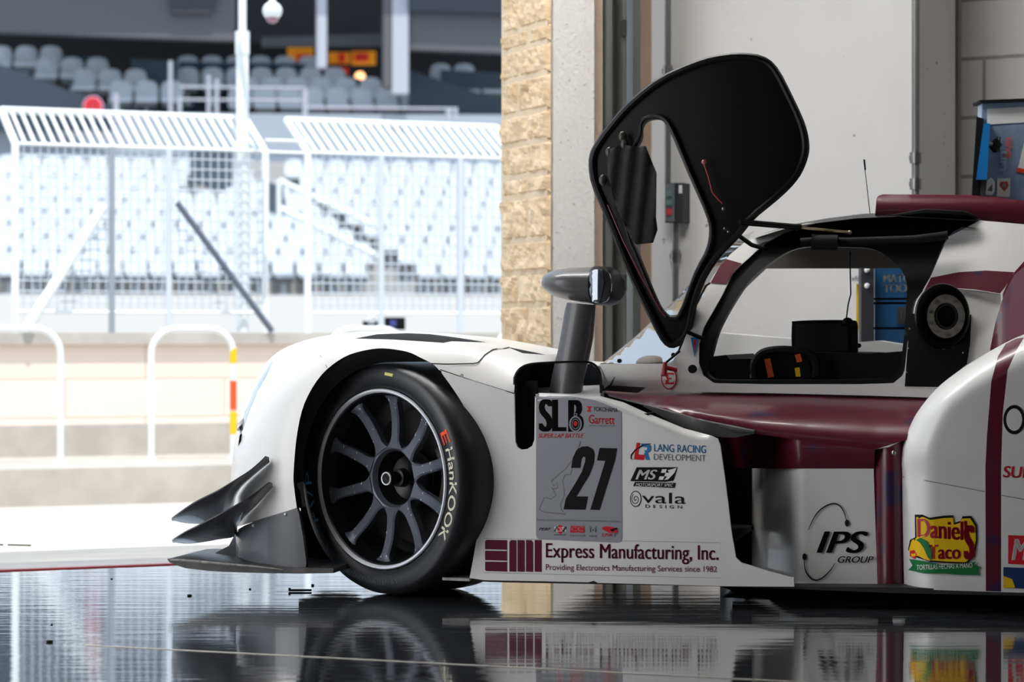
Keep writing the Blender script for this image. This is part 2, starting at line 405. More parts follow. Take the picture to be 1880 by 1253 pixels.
NAVY2 = mat('dark_blue_grey_panel', (70, 82, 94), .7)
FASC = mat('grey_fascia', (92, 91, 94), .8)
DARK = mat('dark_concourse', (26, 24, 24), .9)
COLW = mat('pale_column_paint', (176, 176, 186), .6)
YEL = mat('yellow_sign', (220, 150, 20), .5, emis=(220, 130, 10), estr=.25)
RED = mat('red_sign', (190, 36, 30), .5, emis=(190, 30, 20), estr=.2)
LAMP = mat('lamp_glow', (255, 200, 150), .5, emis=(255, 190, 130), estr=2.5)
BLUET = mat('blue_tool_chest_paint', (36, 84, 128), .3, coat=.4, noise_amt=.12, nscale=12)
BLUEG = mat('blue_grey_chest_paint', (140, 158, 188), .35, coat=.3, noise_amt=.2, nscale=25)
DKG = mat('dark_grey_steel', (56, 58, 64), .5, metal=.3)
BEIGE = mat('bare_composite_inner', (98, 90, 82), .6, noise_amt=.15)
SCREEN = mat('screen_glass', (8, 8, 9), .5)
YTOW = mat('yellow_cloth', (214, 176, 30), .8)
ORNG = mat('orange_tape', (210, 84, 30), .6)
LENS = mat('mirror_lens', (120, 124, 130), .08, metal=.8)
CARG = mat('grey_mirror_carbon', (74, 72, 74), .4, coat=.2)
# ---------------------------------------------------------------- the setting
THR = Frame(0, 7.23, 23.0)       # threshold of the garage door
def quad_struct(name, pts, m, kind='structure', th=0.02):
    mb = MB(); n = len(pts); mb.add([Vector(p) for p in pts]+[Vector(p)-Vector((0, 0, th)) for p in pts], [tuple(range(n)), tuple(range(n, 2*n))[::-1]]+[(i, n+i, n+(i+1) % n, (i+1) % n) for i in range(n)])
    return tagp(mb.build(name, m, smooth=0), kind=kind)
def ta(a, w, z): return THR.at(a, w, z)
L0, L1 = -5.0, 9.0
quad_struct('floor', [(-6, -5, 0), (6.5, -5, 0), (6.5, 9.7, 0), ta(5.5, 0, 0), ta(L0, 0, 0)], FLOOR)
tagp(MB().fbox(THR, L0, 2.05, 0.0, 0.035, -0.02, 0.003).build('trim_1', REDL, smooth=0), 'dull red strip along the garage threshold', kind='structure')
# apron slopes down to the kerb
ap = MB(); 
def gz(Y): return 0.0
wK = 0.0
A0 = [THR.at(-8, .036, -.002), THR.at(9, .036, -.002)]; A1 = [THR.at(-8, .30, -.004), THR.at(9, .30, -.004)]
tagp(MB().add(A0+A1+[p-Vector((0, 0, .1)) for p in A0+A1], [(0, 1, 3, 2), (4, 6, 7, 5), (0, 4, 5, 1), (2, 3, 7, 6)]).build('floor_apron', mat('shaded_apron', (168, 164, 160), .6, noise_amt=.15, nscale=6), smooth=0), kind='structure')  # building's shade put into the darker colour of this strip
A2 = [THR.at(-8, .31, -.012), THR.at(9, .31, -.012)]; A3 = [PIT.at(-14, 0, -.33), PIT.at(16, 0, -.33)]
tagp(MB().add(A2+A3, [(0, 1, 3, 2)]).build('floor_pit_lane', CONC, smooth=0), kind='structure')
def pw(Y): return .979*(Y-15)
zc = -.10
tagp(MB().fbox(PIT, -14, 16, 0, pw(16.9), -.6, zc).build('floor_kerb_walkway', CONCG, smooth=0), 'grey concrete kerb and walkway under the pit wall', kind='structure')
o = tagp(MB().fbox(PIT, -14, 16, pw(16.5), pw(16.5)+.25, zc, .655).build('wall_pit', PITBR, smooth=0), kind='structure'); setuv(o, PIT, (.3, .1))
tagp(MB().fbox(PIT, -14, 16, pw(16.5)-.05, pw(16.5)+.32, .655, .732).build('trim_2', CONCG, smooth=0), 'concrete coping along the top of the pit wall', kind='structure')
tagp(MB().fbox(PIT, -14, 16, pw(16.5)-.012, pw(16.5), zc, zpx(778, 16.5)).build('trim_3', CONCG, smooth=0), 'grey concrete plinth at the foot of the pit wall', kind='structure')
tagp(MB().fbox(PIT, -14, 25, pw(16.5)+.3, pw(48), -.6, -.35).build('floor_track', ASPH, smooth=0), 'race track surface beyond the pit wall', kind='structure')
# garage shell
GREYW = mat('grey_block_paint', (128, 126, 124), .85)
tagp(MB().box((-6.05, 0, 1.6), (.1, 10.5, 3.2)).build('wall_left', GREYW, smooth=0), kind='structure')
tagp(MB().box((6.55, 2.3, 1.6), (.1, 15, 3.2)).build('wall_right', GREYW, smooth=0), kind='structure')
tagp(MB().box((.25, -5.05, 1.6), (12.6, .1, 3.2)).build('wall_back', GREYW, smooth=0), kind='structure')
CEIL = mat('ceiling_paint', (104, 102, 100), .9)
quad_struct('ceiling', [(-6.1, -5.1, 3.3), (6.6, -5.1, 3.3), (6.6, 11.5, 3.3), (0.15, 11.5, 3.3), (0.05, 7.95, 3.3), ta(L0-.2, .0, 3.3)], CEIL, th=.1)
# partition wall behind the car
PW = Frame(1180, 9.3, -30)
def wl(px): return PW.a(px, 0)
aR = wl(1681)
tagp(MB().fbox(PW, wl(1184), aR, 0, .42, 0, 3.3).build('wall_partition', WALLW, smooth=0), kind='structure')
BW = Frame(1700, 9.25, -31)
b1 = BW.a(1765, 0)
tagp(MB().fbox(BW, -.35, b1, -.03, .2, 0, 3.3).build('wall_column', mat('shaded_brown_grey_wall', (152, 144, 137), .85, noise_amt=.1, nscale=3), smooth=0), kind='structure')  # brown grey darkened to deepen the shade of the recess
o = tagp(MB().fbox(BW, b1, 3.6, 0, .15, 0, 3.3).build('wall_block', BLOCK, smooth=0), kind='structure'); setuv(o, BW, (.36-b1, .028))
# door jamb pillar
JY = 8.6
JB = Frame(1016, JY, 23)
aw = JB.a(1091, 0)
tagp(MB().fbox(JB, .0, aw, 0, .42, -.1, 3.2).build('wall_jamb', PLASTER, smooth=0), kind='structure')
tagp(MB().fbox(JB, aw, JB.a(1113, 0), .03, .42, -.1, 3.2).build('trim_4', TANP, smooth=0), 'tan plaster edge of the jamb', kind='structure')
# cut stone blocks on the jamb, real rough geometry
st = MB(); 
def stone_course(z0, z1, w0, w1, seed):
    # block face lies on the left (opening) side of the jamb and on its corner
    n = 9; vs = []; fs = []
    mz = max(3, int((z1-z0)/.012)); mw = max(3, int((w1-w0)/.014))
    th = -.008
    for i in range(mz+1):
        for k in range(mw+1):
            z = z0+(z1-z0)*i/mz; w = w0+(w1-w0)*k/mw
            e = min(i, mz-i, k, mw-k)
            d = (.006 if e == 0 else .020+.022*abs(noise.noise(Vector((w*12+seed, z*12, seed*3))))+.012*noise.noise(Vector((w*40, z*40, seed))))
            vs.append(JB.at(-.004-d, w, z))
    for i in range(mz):
        for k in range(mw):
            a = i*(mw+1)+k; fs.append((a, a+1, a+mw+2, a+mw+1))
    st.add(vs, fs)
ys = [-70, 48, 82, 138, 204, 260, 320, 358, 440, 500, 560, 635, 700, 770, 850, 930, 1010]
zs = [zpx(y, JY+.1) for y in ys]
for i in range(len(zs)-1):
    z1, z0 = zs[i]-.003, zs[i+1]+.003
    if z0 < 0: z0 = -.1
    if i % 3 == 1: ws = [(.0, .17), (.176, .42)]
    elif i % 3 == 2: ws = [(.0, .42)]
    else: ws = [(.0, .26), (.266, .42)]
    for k, (a, b) in enumerate(ws): stone_course(z0, z1, a, b, i*3.3+k)
tagp(st.build('trim_5', STONE, smooth=0), 'rough cut tan limestone blocks cladding the door jamb', kind='structure')
tagp(MB().fbox(JB, -.02, .0, .012, .43, -.1, 3.2).build('trim_6', MORTAR, smooth=0), 'mortar bed behind the limestone', kind='structure')
# overhead door guide rails between jamb and partition
dj = MB()
def vstrip(m, fr, x0, x1, w0, w1, z0=0.0, z1=3.2, mi=0): m.fbox(fr, fr.a(x0, w0), fr.a(x1, w0), w0, w1, z0, z1, mi)
DT = empty('door_track', (JB.at(JB.a(1140, .3), .3, 0)), 'grey steel roller door guide track beside the plaster jamb', 'door track')
m = MB(); vstrip(m, JB, 1113, 1124, .02, .10); m.build('guide_rail', GALV, DT, 0)
m = MB(); vstrip(m, JB, 1124, 1150, .12, .16); m.build('back_plate', mat('dull_green_steel', (92, 98, 90), .5, metal=.4, noise_amt=.3), DT, 0)
m = MB(); vstrip(m, JB, 1144, 1149, .05, .12); m.build('guide_rail', GALV, DT, 0)
m = MB(); vstrip(m, JB, 1149, 1164, .2, .24); m.build('seal_strip', BLACK, DT, 0)
m = MB(); vstrip(m, JB, 1162, 1176, .12, .18); m.build('guide_rail', GALV, DT, 0)
m = MB(); vstrip(m, JB, 1174, 1196, .36, .42); m.build('back_plate', TANP, DT, 0)
for y in (55, 520):
    m = MB(); z = zpx(y, 8.8); vstrip(m, JB, 1146, 1151, .03, .06, z-.03, z+.03); m.build('bracket', DKM, DT, 0)
# conduits on the wall
def conduit(px, r, w, y0, y1, label, brackets, cat='pipe'):
    t = empty('conduit_pipe', PW.px(px, y1, w), label, cat)
    MB().tube([PW.px(px, y0, w), PW.px(px, y1, w)], r, 12).build('pipe', GALV, t)
    for y in brackets:
        p = PW.px(px, y, w); MB().tube([p-Vector((0, 0, .02)), p+Vector((0, 0, .02))], r*1.5, 12).build('coupling', STEEL, t)
        b = MB(); b.box(p+Vector((0, .012, 0)), (.042, .012, .018)); b.build('strap', GALV, t, 0)
    return t
conduit(1226, .012, -.02, -300, 336, 'thin galvanised conduit running down into the push button box', (130,))
conduit(1240, .012, -.02, 408, 1000, 'thin galvanised conduit running down from under the push button box', (470,))
conduit(1681, .014, -.03, -320, 960, 'galvanised conduit pipe in the corner right of the white wall', (290, 338))
# push button box
pb = empty('control_box', PW.px(1237, 410, 0), 'dark grey door control box with three push buttons on the white wall', 'control box')
def pwbox(m, x0, y0, x1, y1, w0, w1, mi=0): m.prism(PW, [(x0, y0), (x1, y0), (x1, y1), (x0, y1)], w0, w1, mi)
m = MB(); pwbox(m, 1221, 336, 1254, 409, -.06, -.001); m.build('housing', DKG, pb, 0)
m = MB(); pwbox(m, 1221, 337, 1238, 407, -.064, -.058); m.build('face_plate', mat('grey_face_plate', (116, 124, 134), .5), pb, 0)
for y, c in ((355, (120, 150, 150)), (371, (120, 150, 150)), (388, (214, 70, 76))):
    m = MB(); pwbox(m, 1223.5, y-5, 1232, y+6, -.074, -.06); m.build('button', mat('button_colour', c, .5), pb, 0, label='red push button' if c[0] > 200 else 'grey green push button')
m = MB(); pwbox(m, 1246, 340, 1252, 355, -.062, -.058); m.build('rating_label', VINW, pb, 0)
# ---------------------------------------------------------------- pit hoops
zt = zpx(604, 15.6); wH = pw(15.6)
names = ['white tubular hoop barrier at the left edge of the frame, left leg cut off', 'white tubular hoop barrier with yellow and orange tape on its right leg', 'white tubular hoop barrier mostly hidden behind the top of the front fender', 'white tubular hoop barrier beside the limestone pillar, only its top showing']
for i, px in enumerate((-54, 272, 597, 905)):
    a0 = PIT.a(px+6, wH); a1 = a0+.545
    t = empty('hoop_barrier', PIT.at(a0, wH, zc), names[i], 'barrier', 'hoop barriers along the pit wall')
    r = .16; pts = [PIT.at(a0, wH, zc)]
    for k in range(7): q = pi-k*pi/12; pts.append(PIT.at(a0+r+r*cos(q), wH, zt-r+r*sin(q)))
    for k in range(7): q = pi/2-k*pi/12; pts.append(PIT.at(a1-r+r*cos(q), wH, zt-r+r*sin(q)))
    pts.append(PIT.at(a1, wH, zc))
    MB().tube(pts, .021, 12).build('tube_frame', FENW, t)
    for a in (a0, a1): m = MB(); m.tube([PIT.at(a, wH, zc), PIT.at(a, wH, zc+.012)], .045, 12); m.build('base_flange', FENW, t)
    if i == 1:
        for y0, y1, mt, lb in ((640, 668, VINY, 'yellow tape band'), (700, 755, ORNG, 'orange tape band'), (757, 800, VINY, 'yellow tape band')):
            MB().tube([PIT.at(a1, wH, zpx(y0, 15.6)), PIT.at(a1, wH, zpx(y1, 15.6))], .0228, 12).build('tape_band', mt, t, label=lb)
# ---------------------------------------------------------------- debris fence on the pit wall
FY = 16.62; wF = pw(FY)+0.0
def fz(y): return zpx(y, FY)
zk, zb, ztop = fz(272), fz(574), fz(211)+.04
base = .732
def fence(pxs, posts, label, dark=()):
    a0 = PIT.a(pxs[0], wF); a1 = PIT.a(pxs[1], wF)
    t = empty('debris_fence', PIT.at(a0, wF, base), label, 'fence')
    oh = .50
    for px in posts[0]:
        a = PIT.a(px, wF); MB().tube([PIT.at(a, wF, base-.0), PIT.at(a, wF, zk), PIT.at(a, wF+oh, ztop)], .026, 8).build('post', FENW, t)
    for px in posts[1]:
        a = PIT.a(px, wF); MB().tube([PIT.at(a, wF, base), PIT.at(a, wF, zk)], .022, 8).build('post', FENG if px == 205 else FENP, t, label='grey intermediate post')
    for z, w, r, nm in ((zk, wF, .012, 'rail'), (zb, wF, .012, 'rail'), (ztop, wF+oh, .026, 'rail')):
        MB().tube([PIT.at(a0, w, z), PIT.at(a1, w, z)], r, 8).build(nm, FENW, t)
    m = MB(); st_ = .056; n = int((a1-a0)/st_); rr = .0046
    for k in range(1, n): a = a0+(a1-a0)*k/n; m.tube([PIT.at(a, wF, zb), PIT.at(a, wF, zk)], rr, 4, cap=False)
    nz = int((zk-zb)/.07)
    for k in range(1, nz): z = zb+(zk-zb)*k/nz; m.tube([PIT.at(a0, wF, z), PIT.at(a1, wF, z)], rr, 4, cap=False)
    m.build('wire_mesh', WIRE, t)
    m = MB(); n = int((a1-a0)/.066)
    for k in range(1, n): a = a0+(a1-a0)*k/n; m.tube([PIT.at(a, wF, zk), PIT.at(a, wF+oh, ztop)], .013, 6, cap=False)
    m.build('overhang_bars', FENW, t)
    return t
f1 = fence((28, 487), ((28, 487), (205, 310)), 'white mesh debris fence with leaning top, left panel beside the tall pole')
f2 = fence((565, 958), ((565, 958), (700, 845)), 'white mesh debris fence with leaning top, right panel reaching the limestone pillar')
m = MB()
for y in (246, 268): z = fz(y); m.tube([PIT.at(PIT.a(487, wF), wF, z-.02), PIT.at(PIT.a(565, wF), wF, z-.02)], .010, 8)
m.build('link_rail', FENW, f2)
def brace(x0, y0, x1, y1, r, mt, lb):
    o = MB().tube([PIT.px(x0, y0, wF-.05), PIT.px(x1, y1, wF-.18)], r, 10).build('brace', mt, f1, label=lb)
brace(190, 378, 48, 606, .036, FENW, 'thick white diagonal brace')
brace(325, 372, 500, 609, .022, FEND, 'dark diagonal brace')
tp = empty('light_pole', PIT.px(445, 612, wF+.07), 'tall white steel pole rising past the top of the frame behind the fence', 'pole')
MB().tube([PIT.px(445, 609, wF+.07), PIT.px(445, 60, wF+.07)], .044, 16).build('lower_pole', FENW, tp)
MB().tube([PIT.px(445, 60, wF+.07), PIT.px(445, -160, wF+.07)], .028, 16).build('upper_pole', FENW, tp)
MB().tube([PIT.px(445, 100, wF+.07), PIT.px(445, 58, wF+.07)], .050, 16).build('collar', FENW, tp)
cc = empty('dome_camera', Q(500, -160, 16.2), 'white surveillance dome camera hanging at the top beside the tall pole', 'security camera')
MB().tube([Q(500, -160, 16.2), Q(500, 6, 16.2)], .022, 12).build('drop_pipe', FENW, cc)
MB().tube([Q(445, -150, 16.55), Q(500, -155, 16.2)], .02, 8).build('bracket', FENW, cc)
MB().sphere(Q(500, 20, 16.2), (.066, .066, .062), 10).build('housing', FENW, cc)
MB().sphere(Q(500, 31, 16.2), (.045, .045, .045), 10).build('dome', mat('smoked_dome', (150, 120, 130), .1), cc)
# small items on the wall top
bx = empty('trackside_box', PIT.px(725, 607, wF-.0), 'small black box on the pit wall behind the fence', 'box')
m = MB(); m.prism(PIT, [(708, 583), (744, 583), (744, 606), (708, 606)], wF+.12, wF+.2); m.build('case', BLACK, bx, 0)
m = MB(); m.prism(PIT, [(716, 588), (728, 588), (728, 600), (716, 600)], wF+.115, wF+.12); m.build('blue_display', mat('blue_display', (70, 80, 150), .3), bx, 0)
bl = empty('trackside_lamp', PIT.px(682, 600, wF), 'small round lamp in a black bracket on the pit wall', 'lamp')
MB().sphere(PIT.px(682, 587, wF+.12), (.035, .03, .035), 8).build('lamp_head', FENW, bl)
m = MB(); m.prism(PIT, [(669, 590), (694, 590), (694, 602), (669, 602)], wF+.15, wF+.19); m.build('bracket', BLACK, bl, 0)
# ---------------------------------------------------------------- grandstand
GS = Frame(480, 49.0, 12)
gs = empty('grandstand', GS.px(480, 620, 0), 'concrete grandstand with two tiers across the track', 'grandstand')
rise, dep = .305, .8
zr0 = zpx(542, 49)
m = MB(); 
for k in range(12):
    m.fbox(GS, -9, 9, dep*k, dep*(k+1)+.02, -.6, zr0+rise*k)
m.build('stepped_terrace', mat('terrace_concrete', (176, 174, 172), .85, noise_amt=.12, nscale=2), gs, 0)
m = MB(); m.fbox(GS, -9, 9, -1.3, -1.1, -.6, zr0-.02); m.build('front_wall', mat('pale_front_wall', (208, 204, 200), .85), gs, 0)
def seat_mesh():
    m = MB()
    # rounded back shell
    n = 6; prof = [(-.21, 0), (-.215, .22), (-.19, .34), (-.12, .40), (0, .415), (.12, .40), (.19, .34), (.215, .22), (.21, 0)]
    A = [Vector((x, .16+.10*z/.4-.03*(x/.2)**2*-1, .44+z)) for x, z in prof]; B = [p+Vector((0, .03, 0)) for p in A]; N = len(A)
    m.add(A+B, [tuple(range(N)), tuple(range(N, 2*N))[::-1]]+[(i, (i+1) % N, N+(i+1) % N, N+i) for i in range(N)])
    m.box((0, -.02, .42), (.42, .38, .05)); m.box((0, -.2, .40), (.40, .03, .08))
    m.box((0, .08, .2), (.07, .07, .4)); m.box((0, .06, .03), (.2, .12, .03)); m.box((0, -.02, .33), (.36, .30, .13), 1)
    me = bpy.data.meshes.new('stadium_seat'); me.from_pydata([tuple(v) for v in m.v], [], m.f); me.materials.append(SEATM); me.materials.append(SEATU); me.polygons.foreach_set('material_index', m.m)
    bm = bmesh.new(); bm.from_mesh(me); bmesh.ops.recalc_face_normals(bm, faces=bm.faces); bm.to_mesh(me); bm.free(); return me
SM = seat_mesh()
ORD = ['front', 'second', 'third', 'fourth', 'fifth', 'sixth', 'seventh', 'eighth', 'ninth', 'tenth', 'eleventh', 'twelfth']
def ordn(n):
    return str(n)+('th' if 10 <= n % 100 <= 20 else {1: 'st', 2: 'nd', 3: 'rd'}.get(n % 10, 'th'))
nseat = 0
def seat(p, rz, label, group):
    global nseat
    o = bpy.data.objects.new('stadium_seat', SM); COL.objects.link(o); o.location = p; o.scale = (1.3, 1.3, 1.2) if 'upper' in group else (1, 1, 1); o.rotation_euler = (0, 0, rz); nseat += 1
    tagp(o, label, 'seat', group)
rz = radians(12)
def proj(p): return (CX+p.x/p.y*F, CY-(p.z-H)/p.y*F)
for k in range(9):
    c = 0
    for j in range(-16, 17):
        a = j*.50+(.25 if k % 2 else .0); p = GS.at(a, dep*k+.35, zr0+rise*k); x, y = proj(p)
        if x < -15 or x > 968: continue
        # stair aisle
        if k >= 6 and 348 < x < 428: continue
        ax = 722-30*k
        if abs(x-ax) < 24: continue
        c += 1
        seat(p, rz, 'pale grey seat, %s row up of the lower grandstand tier, %s from the left edge' % (ORD[k], ordn(c)), 'lower tier grandstand seats')
# aisle handrail
m = MB(); m.prism(GS, [(350, 272), (426, 276), (426, 352), (400, 350), (350, 335)], 5.4, 5.6); m.build('vomitory_opening', NAVY2, gs, 0)
m = MB(); m.prism(GS, [(484, 335), (520, 338), (524, 398), (484, 385)], 3.1, 3.3); m.build('vomitory_opening', NAVY2, gs, 0)
hr = empty('aisle_handrail', GS.px(600, 520, 0), 'white two bar handrail descending the aisle of the lower grandstand', 'handrail')
def W_(x, y, w): return GS.px(x, y, w)
MB().tube([W_(512, 332, -.3), W_(700, 420, -.6)], .065, 8).build('rail', FENW, hr)
MB().tube([W_(512, 382, -.3), W_(700, 474, -.6)], .065, 8).build('rail', FENW, hr)
for x, y0, y1 in ((512, 332, 400), (606, 375, 460), (700, 420, 520)): MB().tube([W_(x, y0, -.4), W_(x, y1, -.4)], .045, 8).build('post', FENW, hr)
# upper tier
UY = Frame(480, 58.0, 8)
def up(name, poly, w0, w1, mt, lb=None, par=gs): m = MB(); m.prism(UY, poly, w0, w1); return m.build(name, mt, par, 0, label=lb)
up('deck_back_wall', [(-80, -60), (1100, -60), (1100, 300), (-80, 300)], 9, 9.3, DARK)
up('raking_parapet', [(-60, 95), (0, 118), (205, 196), (205, 240), (-60, 240)], -.4, -.2, NAVY)
up('raking_parapet', [(540, 112), (575, 116), (846, 208), (846, 245), (700, 245)], 4.4, 4.6, NAVY)
up('raking_parapet', [(752, 128), (1000, 212), (1000, 250), (846, 245), (752, 200)], 1.0, 1.2, NAVY)
up('deck_panel', [(-60, 98), (185, 106), (185, 150), (-60, 130)], 4.2, 4.4, NAVY2)
up('deck_panel', [(240, 108), (325, 112), (325, 175), (250, 175)], 3.2, 3.4, NAVY2)
up('deck_panel', [(330, 114), (560, 118), (560, 215), (330, 215)], 4.0, 4.2, NAVY)
up('deck_panel', [(810, 128), (1000, 138), (1000, 170), (810, 165)], 4.0, 4.2, NAVY2)
up('upper_deck_slab', [(-80, 205), (1100, 212), (1100, 282), (-80, 282)], .2, 5.5, mat('deck_slab', (160, 168, 178), .8), )
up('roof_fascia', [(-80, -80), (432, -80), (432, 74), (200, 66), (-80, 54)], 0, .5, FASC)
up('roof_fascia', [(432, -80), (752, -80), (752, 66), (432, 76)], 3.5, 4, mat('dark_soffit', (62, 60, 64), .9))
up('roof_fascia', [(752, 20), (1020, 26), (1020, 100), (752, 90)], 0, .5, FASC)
up('roof_slab', [(-200, -200), (1300, -200), (1300, -150), (-200, -150)], -1.0, 9.5, FASC)
up('roof_edge', [(752, -80), (1020, -80), (1020, 28), (752, 20)], -.3, 0, mat('navy_roof_edge', (36, 42, 52), .8))
up('roof_edge', [(310, -80), (410, -80), (390, 25), (315, 25)], -.2, 0, mat('dark_truss', (56, 56, 60), .8))
for x, w_, yb, mt in ((591, 9, 124, COLW), (735, 15, 172, COLW), (711, 7, 160, FASC)):
    up('column', [(x-w_, -80), (x+w_, -80), (x+w_, yb), (x-w_, yb)], -.15, .3, mt)
up('crossbeam', [(480, 68), (708, 62), (708, 84), (480, 86)], 2.5, 2.7, FASC)
sg = empty('menu_sign', UY.px(610, 125, 8), 'yellow and red lit concession signs under the grandstand roof', 'sign')
for x0, x1, y0, y1, mt in ((528, 575, 84, 116, YEL), (545, 570, 100, 116, RED), (604, 642, 96, 116, YEL), (622, 634, 98, 114, RED), (646, 690, 94, 118, YEL), (652, 676, 98, 112, RED), (600, 640, 124, 136, RED)):
    m = MB(); m.prism(UY, [(x0, y0), (x1, y0), (x1, y1), (x0, y1)], 8.0-(.1 if mt == RED else 0), 8.2); m.build('sign_panel', mt, sg, 0)
m = MB(); m.sphere(UY.px(661, 141, 7.5), .14, 8); tagp(m.build('globe_lamp', LAMP), 'small glowing round lamp under the grandstand roof', 'lamp')
rs = empty('round_sign', UY.px(171, 215, -1), 'round red sign with white rim just above the fence top', 'sign')
p = UY.px(171, 195, -.8); M_ = Matrix.Translation(p) @ Matrix.Rotation(pi/2, 4, 'X')
MB().lathe([(0, .02), (.24, .02), (.24, -.02), (0, -.02)], M_, 24).build('rim_disc', mat('pale_rim', (200, 170, 190), .5), rs)
MB().lathe([(0, .05), (.21, .05), (.21, .0), (0, .0)], M_, 24).build('red_disc', mat('red_disc', (214, 40, 56), .5), rs)
MB().lathe([(.07, .055), (.11, .055), (.11, .04), (.07, .04)], M_, 24).build('emblem_ring', mat('dark_red', (150, 20, 30), .5), rs)
MB().tube([p, p-Vector((0, 0, .8))], .03, 8).build('stem', FENG, rs)
m = MB()
ur = empty('deck_guardrail', UY.px(480, 225, -.6), 'pale steel guardrail posts along the front of the upper grandstand tier', 'guardrail')
for x, y0 in ((213, 172), (313, 112), (383, 138), (398, 145), (330, 178), (560, 165), (824, 200), (836, 200)):
    MB().tube([UY.px(x, y0, -.55), UY.px(x, 222, -.55)], .07 if x in (213, 560, 824) else .05, 8).build('post', COLW, ur)
for x0, x1, y in ((330, 560, 183), (330, 560, 160), (560, 840, 198)):
    MB().tube([UY.px(x0, y, -.55), UY.px(x1, y+(2), -.55)], .03, 8).build('rail', COLW, ur)
ug = [(0, 176, 222, 330, 'left block'), (0, 154, 155, 250, 'left block'), (0, 132, 85, 180, 'left block'), (0, 110, 0, 130, 'left block'),
      (1, 187, 440, 545, 'middle block'), (1, 187, 575, 800, 'middle block'), (1, 168, 455, 700, 'middle block'), (1, 149, 345, 632, 'middle block'), (1, 127, 345, 570, 'middle block'),
      (2, 140, 812, 870, 'right block'), (2, 158, 860, 960, 'right block')]
for r_, (g_, y, x0, x1, nm) in enumerate(ug):
    wv = 1.2+(205-y)*.035 if g_ else .6+(205-y)*.03
    if g_ == 2: wv += 1
    a0, a1 = UY.a(x0, wv), UY.a(x1, wv); n = int((a1-a0)/.62)
    for j in range(n+1):
        a = a0+j*.62; P0 = UY.at(a, wv, 0); z = zpx(y+46, P0.y)
        rn = ['front', 'second', 'third', 'fourth', 'front', 'front', 'second', 'third', 'fourth', 'second', 'front'][r_]
        seat(Vector((P0.x, P0.y, z)), radians(8), 'pale seat in the upper tier %s, %s row, %s from its left' % (nm, rn, ordn(j+1+(int((UY.a(545, wv)-UY.a(440, wv))/.62)+1 if r_ == 5 else 0))), 'upper tier grandstand seats')
# ---------------------------------------------------------------- the race car
car = empty('race_car', (CAR.px(1100, 1070, .9).x, CAR.px(1100, 1070, .9).y, 0), 'white and maroon closed cockpit race car number 27 with its door raised', 'race car')
U = CAR.px
# --- front fender
TOP = [(424, 880), (427, 840), (432, 800), (445, 755), (462, 715), (480, 680), (500, 655), (530, 636), (580, 620), (640, 611), (700, 608.5), (760, 611), (830, 619), (900, 630), (960, 641), (1016, 652)]
ARCH = spline([(545, 934), (540, 895), (539, 868), (545, 800), (559, 741), (590, 689), (632, 656), (673, 643), (706, 640), (747, 646), (772, 657), (793, 668), (806, 680), (830, 712), (855, 753), (872, 799), (880, 849), (883, 890), (880, 953), (872, 1007), (862, 1062)], 4, False)
def ytop(px): return interp([(x, y) for x, y in TOP if True][1:], px)
def Wf(x, y):
    t = ytop(x) if x > 440 else 800
    w = rnd(y-t, 95, .16) if x > 440 else 0
    # nose turns inward towards the front
    xl = interp([(608, 700), (620, 580), (636, 530), (655, 500), (680, 480), (715, 462), (755, 445), (800, 432), (840, 427), (880, 424), (975, 433)], y)
    w += rnd(x-xl, 120, .22)*(1 if y > 680 else sstep(600, 680, y))
    # flank leans in above the slot
    if x > 800: w += .05*sstep(800, 1010, x)*sstep(725, 650, y)
    return w
i_arch_seam = min(range(len(ARCH)), key=lambda i: abs(ARCH[i][0]-808)+abs(ARCH[i][1]-681))
seam = [(808, 681), (945, 722)]
f_out = spline(TOP, 4, False)+[(1016, 664), (974, 669), (955, 677), (946, 689), (944, 722)]+ARCH[:i_arch_seam+1][::-1]+[(433, 968), (428, 930)]
AR2 = dens(ARCH, 4, False)
def Bf(x, y):
    d = sqrt(min((x-q[0])**2+(y-q[1])**2 for q in AR2))
    if x < 560 and y > 900: return Wf(x, y)+.05
    return Wf(x, y)+.03+(.62-Wf(x, y)-.03)*sstep(10, 70, d)
ff = panel('front_fender', f_out, Wf, [WHITE, BLACK, VINB, mat('headlight_edge_lens', (60, 56, 68), .2, coat=1)], car, depth=.55, g=9, back=.62, backf=Bf, hole_mat=1, side_mat=1,
    regions=[([(651, 622), (692, 614), (747, 612), (814, 615), (870, 623), (911, 629.5), (870, 628.5), (829, 627), (814, 630), (770, 627), (723, 624)], 2), ([(930, 637), (985, 648), (1002, 652), (960, 649)], 2), ([(450, 757), (465, 722), (480, 692), (495, 668), (502, 662), (490, 690), (474, 718), (458, 756), (444, 795), (437, 820), (441, 790)], 3)])
# recolour: the side walls above are hidden deck, keep the top white
me = ff.data
for p in me.polygons:
    if p.material_index == 1 and (p.normal.z > .3 or p.normal.x < -.4): p.material_index = 0
